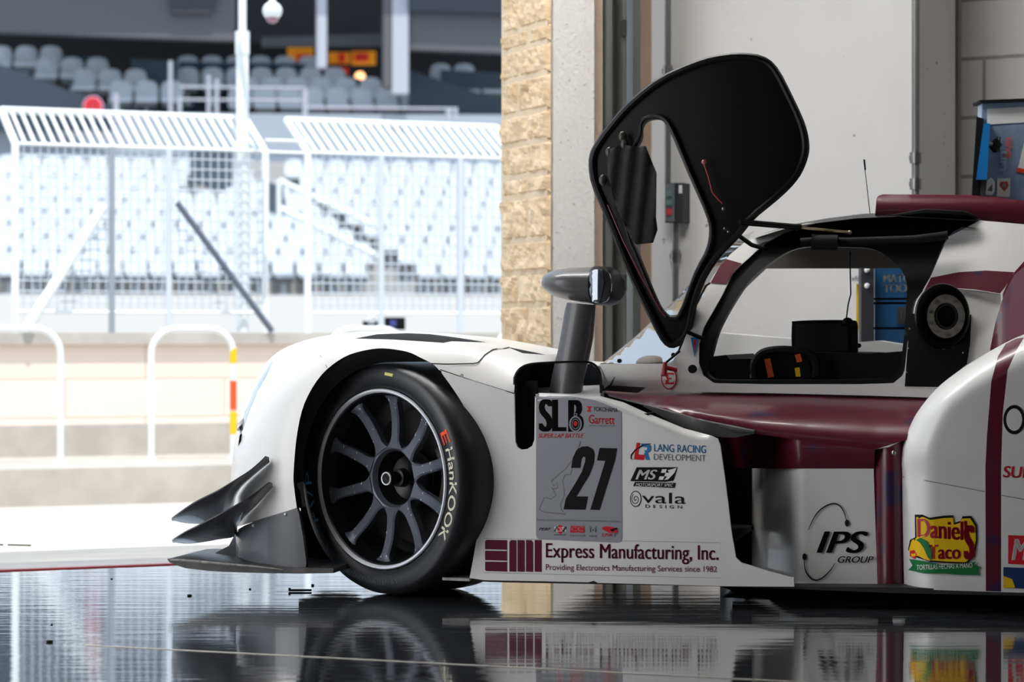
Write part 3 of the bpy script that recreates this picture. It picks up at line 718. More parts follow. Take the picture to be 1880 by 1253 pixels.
# --- flat side panel behind the wheel
s_out = [(810, 682), (944, 723), (944, 722), (946, 812), (950, 822), (957, 826), (968, 825), (977, 819), (981, 808), (982, 728), (990, 722), (1040, 724), (1098, 727), (1143, 739), (1191, 761), (1255, 787), (1306, 801), (1317, 806), (1322, 818), (1331, 880), (1343, 978), (1351, 1024), (1361, 1034), (1410, 1049), (1457, 1062), (1458, 1078), (1330, 1077), (1180, 1073), (1098, 1071), (1090, 1067), (1080, 1070), (1000, 1068), (890, 1066), (862, 1062)]
s_out = s_out+ARCH[i_arch_seam+1:-1][::-1]
s_out.pop(2)
stop_ = [(982, 728), (1040, 724), (1098, 727), (1143, 739), (1191, 761), (1255, 787), (1306, 801), (1458, 1060)]
def Ws(x, y):
    w = rnd(y-interp(stop_, x), 7+8*sstep(1095, 1140, x), .03+.02*sstep(1095, 1140, x))*(1-sstep(1280, 1306, x)) if 982 < x < 1306 else 0
    if x < 1000 and 735 < y < 830: w += rnd(x-961, 26, .045)*sstep(826, 800, y) if x > 960 else 0
    return w
def tband(k): return [(x, y+k*(7+8*sstep(1095, 1140, x))) for x, y in stop_[1:-1]]
low_ = [(1300, 900), (1040, 900)]
sp = panel('side_panel', s_out, Ws, [WHITE], car, regions=[(tband(k)[:-1]+[(1300, 801+15*k)]+low_, 0) for k in (.2, .5, 1.0)], depth=.012, g=8)
dc = Decal(lambda x, y: Ws(x, y))
# seams
Decal(Wf, .002).line([(808, 679), (870, 700), (944, 723)], 1.6, VINB).build('panel_seam', ff, 'dark seam line')
Decal(Wf, .003).line([(792, 668), (820, 669), (868, 668), (878, 666), (890, 652), (905, 642), (935, 638)], 2.0, VINB).build('panel_seam', ff, 'dark cracked seam line')
Decal(Wf, .002).line([(588, 652), (601, 676)], 1.5, VING).build('panel_seam', ff)
Decal(Wf, .002).ell(848, 690, 3.4, 3.4, VING).build('fastener', ff)
# arch lining and inner well
ar = spline([(545, 934), (540, 895), (539, 868), (545, 800), (559, 741), (590, 689), (632, 656), (673, 643), (706, 640), (747, 646), (772, 657), (793, 668), (806, 680), (830, 712), (855, 753), (872, 799), (880, 849), (883, 890), (880, 953), (874, 1000)], 4, False)
grow = [(710+(x-710)*1.035, 880+(y-880)*1.03) for x, y in ar]
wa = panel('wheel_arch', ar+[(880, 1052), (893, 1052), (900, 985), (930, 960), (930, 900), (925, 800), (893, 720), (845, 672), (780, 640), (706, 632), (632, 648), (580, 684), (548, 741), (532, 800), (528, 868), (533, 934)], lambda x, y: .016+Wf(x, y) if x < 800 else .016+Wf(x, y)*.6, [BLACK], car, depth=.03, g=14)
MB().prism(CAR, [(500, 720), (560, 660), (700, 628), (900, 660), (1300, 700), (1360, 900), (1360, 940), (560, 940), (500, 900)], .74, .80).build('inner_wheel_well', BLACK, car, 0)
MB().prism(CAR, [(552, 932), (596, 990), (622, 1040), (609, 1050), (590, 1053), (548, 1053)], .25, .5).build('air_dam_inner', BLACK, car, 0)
# lower carbon skirt, splitter, dive planes
def Wc(x, y): return rnd(x-431, 120, .16)
sk = panel('carbon_skirt', [(433, 975), (450, 965), (480, 953), (520, 941), (545, 933), (549, 944), (556, 985), (562, 1030), (562, 1040), (559, 1046), (553, 1048), (520, 1046), (470, 1036), (433, 1022)], lambda x, y: Wc(x, y)-.004, [CARBONG, BLACK], car, depth=.02, g=9)
for x, y in ((465, 966), (524, 945)):
    MB().sphere(U(x, y, Wc(x, y)-.005), .0045, 6).build('screw', CHIP, sk)
spl = MB(); 
spl.prism(CAR, [(307, 1027), (311, 1033), (325, 1039), (341, 1044), (383, 1049), (430, 1051.5), (507, 1053.5), (549, 1054), (612, 1053), (612, 1044), (540, 1043), (470, 1038), (380, 1030), (330, 1026.5)], -.02, .30)
spl.build('front_splitter', mat('scuffed_splitter', (72, 68, 66), .45, col2=(34, 33, 35), nscale=22), car)
m = MB(); ed = [(312, 1029), (330, 1029), (380, 1033), (470, 1041), (520, 1046.5)]
m.tube([U(x, y, -.022) for x, y in ed], [.002, .004, .004, .003, .001], 6); m.build('splitter_edge', mat('worn_splitter_edge', (150, 148, 142), .5, noise_amt=.5, nscale=60), car)
# flare joining the nose to the splitter
m = MB(); fl = [[(433, 978), (433, 1000), (433, 1022)], [(420, 1003), (412, 1014), (425, 1030)], [(389, 1019), (388, 1023), (395, 1030)]]
pts = [U(x, y, w) for row, w in zip(fl, (.16, .17, .18)) for x, y in row]
m.add(pts+[p+Vector((0, .01, 0)) for p in pts], [(0, 1, 4, 3), (1, 2, 5, 4), (3, 4, 7, 6), (4, 5, 8, 7), (9, 12, 13, 10), (10, 13, 14, 11), (12, 15, 16, 13), (13, 16, 17, 14)]); m.build('nose_flare', CARBONG, car)
def dive(up_, lo, label):
    n = 26; A = spline(up_, 6, False); B = spline(lo, 6, False)
    def samp(P, t):
        L = [0]; 
        for a, b in zip(P, P[1:]): L.append(L[-1]+math.hypot(b[0]-a[0], b[1]-a[1]))
        s_ = t*L[-1]
        for i in range(len(P)-1):
            if s_ <= L[i+1]+1e-9: k = (s_-L[i])/max(1e-9, L[i+1]-L[i]); return (P[i][0]+(P[i+1][0]-P[i][0])*k, P[i][1]+(P[i+1][1]-P[i][1])*k)
        return P[-1]
    vs = []; fs = []; K = 6
    for i in range(n+1):
        t = i/n; a = samp(A, t); b = samp(B, t)
        wo = -.006-.085*sin(pi*min(1, (1-t)*1.0))**.8*(1-.2*t)
        for k in range(K+1):
            q = k/K; x = a[0]+(b[0]-a[0])*q; y = a[1]+(b[1]-a[1])*q
            wi = Wc(x, y)-.004 if x > 432 else .13+(432-x)*.0002
            w = wo+(wi-wo)*q**1.3
            vs.append(U(x, y+2.2*sin(pi*q), w))
    for i in range(n):
        for k in range(K): c = i*(K+1)+k; fs.append((c, c+1, c+K+2, c+K+1))
    N = len(vs); vs2 = vs+[v+Vector((0, .0, -.0035)) for v in vs]
    f2 = fs+[tuple(i+N for i in f[::-1]) for f in fs]
    rim = [i*(K+1) for i in range(n+1)]+[n*(K+1)+k for k in range(1, K+1)]+[i*(K+1)+K for i in range(n-1, -1, -1)]+[k for k in range(K-1, 0, -1)]
    for a, b in zip(rim, rim[1:]+rim[:1]): f2.append((a, b, b+N, a+N))
    o = mesh_obj('dive_plane', vs2, f2, [CARBON], car, None, 50, label)
    x, y = up_[-1]; MB().sphere(U(x-3, y+3, Wc(x, y)-.012), .0045, 6).build('screw', STEEL, o)
    return o
dive([(315, 951), (337, 935), (362, 919), (400, 900), (430, 882), (458, 864), (478, 847), (488, 837), (494, 840)],
     [(316, 954), (345, 959.5), (383, 959.5), (412, 952), (428, 930), (434, 908), (446, 890), (470, 868), (495, 847)], 'upper dive plane')
dive([(316, 991), (340, 976), (364, 964), (404, 943), (440, 923), (470, 904), (491, 887), (498, 884), (500, 887)],
     [(318, 994), (345, 997), (372, 994), (400, 989), (432, 983), (436, 966), (448, 948), (470, 927), (501, 893)], 'lower dive plane')
# --- front wheel, steered
Yw = 6.55; wc = Vector(((700-CX)/F*Yw, Yw, .3165)); ang = radians(-131.6)
nx = Vector((cos(ang), sin(ang), 0)); ry = Vector((0, 0, 1)); rx = ry.cross(nx)       # rx: to the right as seen from outside
WMX = Matrix((( rx.x, ry.x, nx.x, wc.x), (rx.y, ry.y, nx.y, wc.y), (rx.z, ry.z, nx.z, wc.z), (0, 0, 0, 1)))
wheel = empty('front_wheel', wc, parent=car)
ty = MB().lathe([(.236, -.03), (.243, -.006), (.249, .002), (.262, .009), (.280, .012), (.296, .009), (.306, .000), (.3125, -.014), (.316, -.035), (.3165, -.08), (.3165, -.25), (.315, -.28), (.308, -.300), (.29, -.315), (.26, -.318), (.24, -.30), (.236, -.29)], WMX, 128).build('tyre', RUBBER, wheel, 35)
MB().lathe([(.243, -.004), (.2448, .002), (.2425, .0065), (.238, .006), (.2345, .002), (.233, -.004)], WMX, 128).build('rim_lip', RIML, wheel, 35)
MB().lathe([(.2375, .002), (.230, -.003), (.226, -.016), (.224, -.028), (.219, -.040), (.214, -.05), (.214, -.25), (.225, -.29), (.236, -.295), (.241, -.29), (.228, -.27), (.222, -.24), (.222, -.06), (.236, -.03), (.241, -.003)], WMX, 128).build('rim_barrel', RIMD, wheel, 35)
hb = MB(); hb.lathe([(.074, -.062), (.080, -.046), (.085, -.043), (.089, -.046), (.09, -.09), (.08, -.10)], WMX, 64)
hb.build('hub_flange', RIMB, wheel, 35)
MB().lathe([(0, -.12), (.04, -.118), (.060, -.105), (.070, -.08), (.076, -.058), (.084, -.09), (.07, -.13), (0, -.13)], WMX, 64).build('hub_cup', RIMD, wheel, 35)
def T(p): return WMX @ Vector(p)
for k in range(10):
    th = radians(86+36*k); c, s = cos(th), sin(th)
    vs = []; N = 14
    for i in range(N+1):
        r = .083+(.226-.083)*i/N
        q = i/N
        hw = .0145+.013*(1-min(1, q/.22))**2+.014*max(0, (q-.85)/.15)**2
        zt_ = -.044-.003*sin(pi*q)+.022*q**3
        for sx, dz, kk in ((-1, 0, 1.0), (-.72, .004, 1), (.72, .004, 1), (1, 0, 1.0), (1, -.022, .9), (-1, -.022, .9)):
            t = hw*sx*kk; vs.append(T((c*r-s*t, s*r+c*t, zt_+dz)))
    fs = []
    for i in range(N):
        for j in range(6): fs.append((i*6+j, i*6+(j+1) % 6, (i+1)*6+(j+1) % 6, (i+1)*6+j))
    fs += [tuple(range(6)), tuple(range(N*6, N*6+6))]
    so = mesh_obj('wheel_spoke', vs, fs, RIMB, wheel, None, 30)
    ch = MB(); rr_ = random.Random(k)
    for j in range(5):
        r = rr_.choice([.12, .15, .195, .205, .212, .1, .216]); q = (r-.083)/(.226-.083); zt_ = -.044-.003*sin(pi*q)+.022*q**3; t = rr_.choice([-1, 1])*.0095
        ch.sphere(T((c*r-s*t, s*r+c*t, zt_+.003)), (.0016, .0016, rr_.uniform(.001, .005)), 4)
    ch.build('paint_chip', CHIP, so)
nut = MB(); nut.lathe([(.0, -.02), (.010, -.018), (.0155, -.019), (.019, -.022), (.019, -.04), (.017, -.06), (.024, -.062), (.027, -.085), (0, -.085)], WMX, 24); nut.build('centre_nut', RIMD, wheel, 30)
MB().lathe([(.0145, -.018), (.018, -.0175), (.0185, -.020), (.0140, -.0195)], WMX, 32).build('nut_ring', RIML, wheel)
MB().lathe([(.06, -.145), (.185, -.145), (.185, -.175), (.06, -.175), (.06, -.145)], WMX, 64).build('brake_disc', mat('worn_disc', (64, 60, 60), .35, metal=.9), wheel, 30)
cal = MB(); A0_, A1_ = radians(-38), radians(38); n = 18
for z0, z1 in ((-.128, -.15),):
    vs = []; fs = []
    for i in range(n+1):
        t = A0_+(A1_-A0_)*i/n
        for r, z in ((.125, -.105), (.20, -.105), (.207, -.12), (.207, -.19), (.125, -.19)): vs.append(T((r*cos(t), r*sin(t), z)))
    for i in range(n):
        for j in range(5): fs.append((i*5+j, i*5+(j+1) % 5, (i+1)*5+(j+1) % 5, (i+1)*5+j))
    fs += [tuple(range(5)), tuple(range(n*5, n*5+5))]; cal.add(vs, fs)
co_ = cal.build('brake_caliper', mat('worn_caliper', (96, 88, 84), .4, metal=.5, noise_amt=.3, nscale=40), wheel, 30)
for t in (-30, -18, 0, 18, 30):
    MB().sphere(T((.17*cos(radians(t)), .17*sin(radians(t)), -.103)), .007, 6).build('bolt', STEEL if t % 36 else RIMD, co_)
MB().tube([T((.175, .075, -.098)), T((.168, .088, -.09)), T((.17, .1, -.1))], .003, 6).build('brake_line', mat('copper_line', (190, 130, 90), .35, metal=.8), co_)
# lettering on the sidewall
def sidewall(name, txt, th0, th1, r0, r1, mt, off=0, label=None, shear=0, space=1.0):
    vs, fs = text_shape(txt, off, shear, space); P_ = [(.243, -.006), (.249, .002), (.262, .009), (.280, .012), (.296, .009), (.306, .000)]
    out = []
    for a, b in vs:
        t = radians(90-(th0+(th1-th0)*a)); r = r0+(r1-r0)*b; out.append(T((r*cos(t), r*sin(t), interp(P_, r)+.0016)))
    return flat_obj(name, out, fs, mt, ty, label)
sidewall('sidewall_lettering', 'HanKOOK', 70.5, 123, .2625, .2905, CREAMV, .012, 'cream maker lettering')
sidewall('sidewall_emblem', 'E', 60.5, 68, .263, .289, VINO, .012, 'orange emblem')
sidewall('chalk_mark', 'F\\/P', -118, -88, .262, .284, CHALK, 0, 'blue chalk letters', space=1.2)
sidewall('tyre_sticker', '-', 5, 11, .283, .291, mat('pale_yellow_sticker', (200, 190, 110), .6), .1, 'small yellow sticker')
DKL = mat('embossed_rubber', (52, 55, 60), .5)
sidewall('sidewall_lettering', 'VENTUS   300/680 R18   VENTUS', 165, 235, .270, .286, DKL, .0, 'embossed black lettering')
# --- mirror
mir = empty('wing_mirror', U(1050, 720, .12), parent=car)
stk = [(1041, 556), (1090, 560), (1089, 575), (1086, 620), (1078, 660), (1068, 700), (1064, 733), (1036, 728), (1008, 720), (1013, 690), (1025, 640), (1032, 600), (1037, 570)]
panel('mirror_stalk', stk, lambda x, y: .10+.02*abs((x-interp([(556, 1066), (733, 1036)], y))/28)**2, [CARG], mir, depth=.03, g=8, smooth=60)
Mm = MB(); n = 22; secs = [(995, 523, .5), (998, 521, 8), (1003, 519, 15), (1012, 520, 21), (1025, 521, 26), (1045, 522, 30), (1070, 524, 33), (1096, 525, 35), (1122, 526, 34.5), (1129, 527, 31), (1133, 527, 24)]
rings = []
for x, y, r in secs:
    ctr = U(x, y, .16); s_ = r/690
    rings.append([ctr+Vector((0, 0, s_*(abs(sin(q))**.85)*(1 if sin(q) > 0 else -1)))+Vector((CAR.v.x, CAR.v.y, 0))*(.115*min(1, r/30)*cos(q)) for q in [2*pi*k/n for k in range(n)]])
vs = [p for r_ in rings for p in r_]; fs = [(i*n+k, i*n+(k+1) % n, (i+1)*n+(k+1) % n, (i+1)*n+k) for i in range(len(rings)-1) for k in range(n)]+[tuple(range(n)), tuple(range((len(rings)-1)*n, len(rings)*n))]
Mm.add(vs, fs); Mm.build('mirror_housing', CARG, mir, 50)
# black surround of the side lens and the lens
def ring_of(x, y, r, sc):
    ctr = U(x, y, .16); s_ = r/690*sc
    return [ctr+Vector((0, 0, s_*(abs(sin(q))**.85)*(1 if sin(q) > 0 else -1)))+Vector((CAR.v.x, CAR.v.y, 0))*(.115*sc*cos(q)) for q in [2*pi*k/n for k in range(n)]]
R1 = [ring_of(x, y, r, 1.05) for x, y, r in ((1094, 525, 35), (1123, 526, 34.5), (1131, 527, 30), (1134, 527, 22))]
m = MB(); m.add([p for r_ in R1 for p in r_], [(i*n+k, i*n+(k+1) % n, (i+1)*n+(k+1) % n, (i+1)*n+k) for i in range(3) for k in range(n)]+[tuple(range(3*n, 4*n))]); m.build('mirror_rim', BLACKG, mir, 50)
panel('side_lens', [(1084, 499), (1092, 495), (1110, 495), (1119, 503), (1123, 520), (1121, 540), (1114, 553), (1104, 557), (1088, 556), (1083, 540), (1081, 520)], lambda x, y: .030+.010*((x-1104)/20)**2+.004*((y-526)/31)**2, [LENS], mir, depth=.01, g=6)
Decal(lambda x, y: .030+.010*((x-1104)/20)**2+.004*((y-526)/31)**2, .003).line([(1107, 496), (1110, 520), (1102, 556)], [1, 2.4, 1], BLACKG).build('lens_seam', mir)
# --- cowl around the mirror base, slot
m = MB(); rimp = [(945, 815), (944, 709), (946, 690), (955, 677), (974, 669), (1016, 666), (1060, 665), (1086, 667), (1099, 680), (1103, 696), (1103, 722)]
m.tube([U(x, y, .015+max(0, x-955)*.0006) for x, y in spline(rimp, 4, False)], .0035, 6); m.build('cowl_rim', BLACKG, car)
m = MB(); m.prism(CAR, [(945, 815), (944, 709), (947, 690), (955, 678), (974, 670), (1016, 667), (1086, 669), (1098, 681), (1102, 697), (1102, 740), (990, 738), (985, 826), (950, 824)], .24, .30); m.build('cowl_recess', mat('dark_cowl', (40, 44, 52), .25, coat=.6), car)
m = MB(); m.add([U(x, y, w) for x, y, w in ((975, 712, .24), (1100, 705, .26), (1103, 730, .03), (984, 726, .03))], [(0, 1, 2, 3)]); 
m.add([U(x, y+3, w) for x, y, w in ((975, 712, .24), (1100, 705, .26), (1103, 730, .03), (984, 726, .03))], [(3, 2, 1, 0)]); m.build('cowl_shelf', WHITE, car, 0)
m = MB(); m.prism(CAR, [(943, 700), (985, 700), (985, 826), (943, 826)], .06, .08); m.build('slot_backing', BLACK, car, 0)
for x, y in ((976, 684), (1004, 680), (1082, 704)): MB().sphere(U(x, y, .238), .004, 5).build('screw', BLACK, car)
# --- decals on the side panel
n27 = Decal(Ws, .0012)
n27.poly([(989, 727), (1050, 728), (1092, 735), (1120, 746), (1141, 756), (1142, 988), (1139, 995), (1133, 997), (992, 991), (986, 989), (984, 984), (984, 733)], VING)
Z = lambda pts: zp(960, 700, 3.055, pts)
n27.line(Z([(325, 340), (292, 425), (240, 492), (160, 562), (172, 590), (192, 570), (196, 600), (172, 606), (162, 596), (186, 640), (160, 662), (120, 655), (92, 722), (120, 736), (240, 748), (216, 722), (212, 690), (235, 640), (224, 560), (236, 528), (268, 524), (282, 470), (325, 340)]), 2.2, VINDG)
n27.text('SL', 989, 733.5, 1040, 793, VINB, .09, 0, 0)
n27.text('B', 1043, 735, 1072, 793, VINB, .09)
n27.ell(1056.5, 779, 11.5, 14.5, VING); n27.ell(1056.5, 779, 9, 12, VINB); 
n27.line([(1056.5+6.6*cos(k*pi/6), 779+9*sin(k*pi/6)) for k in range(12)], .9, VING, True)
n27.ell(1056.5, 778, 3.6, 4.6, VINR); n27.line([(1054, 760), (1059, 760), (1059, 764), (1054, 764)], 1.4, VING, True)
n27.text('SUPER LAP BATTLE', 988, 796.5, 1072, 804.5, VINR, .03, .35)
n27.text('YOKOHAMA', 1089, 747, 1134, 755, VINB, .0, 0, 2.5, .9)
n27.poly([(1076, 746), (1087, 747), (1083, 751), (1085, 757), (1077, 756), (1081, 751)], VINR)
n27.text('Garrett', 1081, 762, 1128.5, 778, VINR, .015, 0, 1.5)
n27.text('ADVANCING MOTION', 1081, 780.5, 1128, 783.5, VINDG, 0, 0, .6)
n27.poly(Z([(270, 488), (280, 430), (300, 388), (330, 368), (365, 366), (392, 380), (403, 410), (398, 460), (375, 525), (335, 590), (300, 648), (364, 648), (352, 722), (228, 720), (240, 660), (290, 580), (330, 510), (348, 455), (350, 430), (338, 422), (328, 440), (322, 488)]), VINB)
n27.poly(Z([(430, 375), (528, 378), (518, 440), (430, 724), (378, 722), (462, 448), (415, 446)]), VINB)
n27.text('FINAL ROUND CIRCUIT CHAMPIONSHIP EVENT ENTRY', 986, 953.5, 1139, 956.5, VINDG, 0, 0, 3)
n27.text('PERF', 989, 969.5, 1011.5, 974.5, VINB, .03, .4)
n27.poly(Z([(192, 818), (207, 806), (224, 818), (222, 846), (208, 860), (194, 846)]), VINR); n27.text('CSF', 1021.5, 968.5, 1034.5, 976.5, VINW, .02)
for k in range(3):
    for j in range(3):
        if (k+j) % 2 == 0:
            for sx in (176, 224): n27.poly(Z([(sx+k*6, 818+j*9), (sx+6+k*6, 818+j*9), (sx+6+k*6, 827+j*9), (sx+k*6, 827+j*9)]), VINB if (k+j) % 4 else VINW)
n27.text('MOTORSPORT', 1017, 981.5, 1039.5, 984, VINB)
n27.poly(Z([(268, 814), (342, 814), (344, 850), (264, 850)]), VINR); n27.text('CC', 1049, 968, 1071, 976, VING, .04); n27.text('CLUTCH', 1047, 982.5, 1074, 985.5, VINB)
n27.line(Z([(380, 848), (378, 815), (394, 840), (410, 815), (408, 848)]), 1.4, VINB); n27.text('METR', 1082.5, 983.5, 1096, 986.5, VINB)
n27.poly(Z([(440, 824), (470, 816), (510, 822), (530, 840), (528, 852), (480, 850), (456, 838)]), VINR); n27.poly(Z([(488, 834), (530, 822), (528, 832), (500, 846)]), VINB); n27.text('LINK', 1105, 979.5, 1125, 985.5, VINR, .02, .2); n27.text('E', 1128, 979.5, 1131, 985.5, VINB)
n27.build('number_panel', sp, 'grey sticker with black 27')
lr = Decal(Ws)
lr.poly(Z([(638, 346), (658, 347), (645, 412), (686, 414), (680, 444), (622, 440)]), VINR)
lr.poly(Z([(664, 350), (705, 352), (720, 366), (717, 392), (700, 404), (713, 444), (690, 443), (678, 405), (686, 404), (680, 390), (695, 388), (698, 372), (662, 368)]), VINBL)
lr.line(Z([(718, 350), (670, 362), (630, 388), (608, 415), (606, 436), (616, 440)]), [1, 2, 2.4, 2.6, 2.2, .8], VINB)
lr.text('LANG RACING', 1200.8, 815.5, 1296, 829.5, VINBL, .02, 0, 3.2); lr.text('DEVELOPMENT', 1200.2, 833.5, 1295.5, 845, VINDG, -.008, 0, 2.8)
lr.build('sponsor_sticker', sp, 'blue, red and grey team lettering')
ms = Decal(Ws)
ms.poly(Z([(638, 484), (868, 484), (845, 560), (800, 566), (602, 562)]), VINB)
ms.text('MS', 1166.5, 863, 1207, 881, VINW, .06, .35)
for k in range(2):
    for j in range(3):
        if (k+j) % 2 == 0: x0 = 775+k*26-j*7; y0 = 495+j*20; ms.poly(Z([(x0+6, y0), (x0+32, y0), (x0+25, y0+20), (x0-1, y0+20)]), VINW)
ms.poly(Z([(812, 500), (862, 488), (850, 515), (815, 552), (792, 556), (822, 520)]), VINW)
ms.poly(Z([(628, 566), (858, 572), (850, 600), (618, 590)]), VINB); ms.text('MOTORSPORT SPEC', 1167, 887.5, 1236, 893, VINW, .01, .3, 1)
ms.build('sponsor_sticker', sp, 'black and white chequered sticker')
vd = Decal(Ws); vd.ell(1167, 916.5, 10.5, 14.8, VINB); vd.ell(1167, 916.5, 9, 13.2, WHITE)
vd.line([(1167+(1+k*.36)*cos(.55*k), 917+(1+k*.50)*sin(.55*k)) for k in range(20)], 1.5, VINB)
vd.text('vaIa', 1178.5, 904, 1259, 924, VINB, -.006, 0, 2); vd.text('DESIGN', 1185, 927, 1252, 933, VINB, -.01, 0, 1.6, 1.8)
vd.build('sponsor_sticker', sp, 'thin black spiral sticker')
em = Decal(Ws)
em.line([(888, 989), (1322, 997), (1324, 1062), (888, 1052)], .6, VING, True)
for y in (991.5, 1011.5, 1031.5): em.poly([(893 if y < 1000 else 891, y+.3), (931, y+.8), (931, y+18.6), (893 if y > 1025 else 891, y+17.6), (890.5, y+16), (890.5, y+3)], VINM)
for x0, x1 in ((935, 948), (950, 963), (965.5, 978.5), (981.5, 994)): em.poly([(x0+(3 if x0 < 940 else 0), 992), (x1-(3 if x0 == 965.5 else 0), 992.4), (x1, 996), (x1, 1050.5), (x0, 1050), (x0, 996)], VINM)
em.text('Express Manufacturing, Inc.', 1002, 997.5, 1319, 1033, VINM, .02, 0, 4.5); em.text('Providing Electronics Manufacturing Services since 1982', 1002, 1036.5, 1316, 1050.5, VINM, .012, 0, 3.8)
em.build('sponsor_sticker', sp, 'maroon block logo and two lines of maroon lettering')
# --- flank between the side panel and the rear fender
def Wk(x, y):                                  # shoulder roll, then recessed flank; scooped further in behind the front wheel
    w = .20+.30*sstep(1475, 1330, x)
    if y < 860:
        sh = .07+.25*sstep(1520, 1200, x)*0   # crest of the shoulder
        t = (860-y)/140.0
        w2 = .20-.10*sin(pi*min(1, t*1.15)) if t < .87 else .16+.25*((t-.87)/.13)
        w2 = .20-.13*sin(pi*min(1, max(0, t)*.9))+.16*sstep(.62, 1.05, t)
        k = sstep(1330, 1400, x); k2 = sstep(800, 788, y)
        w = w2*max(k, k2)+w*(1-max(k, k2)) if x < 1475 else w2
    return w
fl_out = [(1322, 860), (1322, 812), (1385, 797), (1382, 790), (1600, 760), (1720, 738), (1720, 760), (1680, 800), (1668, 860), (1664, 1080), (1456, 1078), (1340, 1077)]
mar = [(1300, 700), (1740, 700), (1740, 1090), (1610, 1090), (1605, 861), (1605, 859), (1300, 858)]
white_low = [(1300, 859), (1604, 861), (1611, 1090), (1300, 1090)]
def Wfl(x, y): return .13+.62*sstep(1480, 1325, x)**1.2
fk = panel('flank', [(1322, 1077), (1322, 859), (1604, 861), (1611, 1080)], Wfl, [WHITE], car, depth=.02, g=9)
def Wsh(x, y):
    yt = interp([(1110, 716), (1180, 722), (1300, 722), (1480, 722), (1720, 728)], x); yb = interp([(1110, 735), (1200, 748), (1290, 772), (1386, 797), (1480, 812), (1610, 826)], x)
    t = max(0, min(1.3, (y-yt)/max(4, (yb-yt))))
    return .10+.30*(1-sin(pi/2*min(1, t)))**1.3+.10*sstep(1290, 1120, x)
sh = panel('shoulder_panel', [(1112, 717), (1180, 720), (1300, 720), (1480, 723), (1600, 726), (1730, 729), (1730, 760), (1690, 800), (1606, 826), (1540, 819), (1480, 811), (1430, 803), (1386, 797), (1340, 786), (1290, 772), (1240, 757), (1200, 747), (1150, 736), (1118, 728)], Wsh, [MAROON], car, depth=.02, g=8)
panel('lower_shoulder', [(1322, 806), (1386, 797), (1430, 803), (1480, 811), (1540, 819), (1606, 826), (1605, 861), (1500, 861), (1322, 860)], lambda x, y: .10+.03*max(0, min(1, (y-interp([(1386, 797), (1606, 826)], x))/(861-interp([(1386, 797), (1606, 826)], x))))**1.5+.40*sstep(1478, 1330, x)**1.3, [MAROON], car, depth=.02, g=8)
m = MB(); m.tube([U(x, y, w) for x, y, w in ((1118, 728, .2), (1200, 748, .13), (1290, 775, .10), (1350, 789, .085), (1385, 793, .08))], [.002, .003, .006, .009, .004], 8); m.build('shoulder_lip', CARG, sh)
sl = panel('lip_blade', [(1180, 746), (1240, 760), (1300, 776), (1385, 790), (1383, 797), (1350, 804), (1320, 803), (1290, 796), (1240, 780)], lambda x, y: .085+.05*sstep(1300, 1180, x)+.04*((y-790)/20)**2*0, [CARG], car, depth=.02, g=6)
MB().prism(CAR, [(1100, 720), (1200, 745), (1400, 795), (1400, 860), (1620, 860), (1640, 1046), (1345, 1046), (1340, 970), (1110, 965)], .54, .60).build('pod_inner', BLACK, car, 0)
# vertical maroon stripe band and panel joint
st2 = panel('stripe_band', [(1606, 826), (1630, 822), (1652, 812), (1664, 806), (1657, 834), (1659, 1078), (1611, 1076), (1604, 861)], lambda x, y: .105+.03*((x-1634)/28)**2, [MAROON], car, depth=.03, g=8)
MB().sphere(U(1641, 832, .10), .007, 8).build('quick_release', STEEL, st2)
dk = Decal(Wfl, .004)
dk.line(spline([(1484, 974), (1495, 950), (1508, 935), (1525, 926), (1538, 927), (1548, 938), (1555, 960)], 4, False), [1+1.6*sin(pi*q/24) for q in range(25)], VINB); dk.ell(1555, 961, 4, 6.5, VINB)
dk.line(spline([(1476, 1024), (1478, 1045), (1486, 1060), (1498, 1066), (1512, 1060), (1525, 1047), (1533, 1035)], 4, False), [1+1.6*sin(pi*q/24) for q in range(25)], VINB); dk.ell(1477, 1023, 4, 6.5, VINB)
dk.text('IPS', 1499, 976, 1594, 1016, VINB, .07, .3, 0); dk.text('GROUP', 1538, 1022, 1604, 1034, VINB, .04, .3, 0)
dk.build('sponsor_sticker', fk, 'black initials inside two arcs with dots')
# --- rear fender bulge
RT = [(1654, 838), (1658, 815), (1668, 790), (1680, 764), (1700, 736), (1728, 706), (1775, 671), (1825, 641), (1880, 614), (1960, 590), (2050, 585)]
rt2 = sorted(RT[1:])
def Wr(x, y):
    yt = interp(RT[2:], x); xl = interp([(614, 1880), (641, 1825), (671, 1775), (706, 1728), (736, 1700), (764, 1680), (790, 1668), (815, 1658), (838, 1654), (1090, 1658)], y)
    d = min(x-xl, y-yt)
    w = rnd(max(d, 0), 62, .14)
    return w+.012*sstep(830, 880, y)
r_out = spline(RT, 3, False)+[(2050, 1092), (1880, 1089), (1810, 1087), (1660, 1082), (1656, 900)]
st_poly = [(1872, 600), (1895, 600), (1868, 640), (1850, 680), (1841, 760), (1838, 863), (1838, 1100), (1810, 1100), (1809, 860), (1812, 800), (1820, 700), (1830, 662), (1850, 632)]
st_in = [(1880, 620), (1868, 640), (1850, 680), (1841, 760), (1838, 863), (1838, 1087), (1810, 1086), (1809, 860), (1812, 800), (1820, 700), (1832, 655), (1846, 632), (1866, 622)]
rf = panel('rear_fender', r_out, Wr, [WHITE, MAROON], car, regions=[(st_in, 1)], depth=.5, g=10, back=.55)
Decal(Wr, .005).line([(1657, 876), (1700, 883), (1808, 903)], 1.2, VINDG).build('panel_seam', rf, 'dark seam line')
Decal(Wr, .005).line([(1839, 910), (1900, 921)], 1.2, VINDG).build('panel_seam', rf)
rd_ = Decal(Wr, .001, ks=.0003)
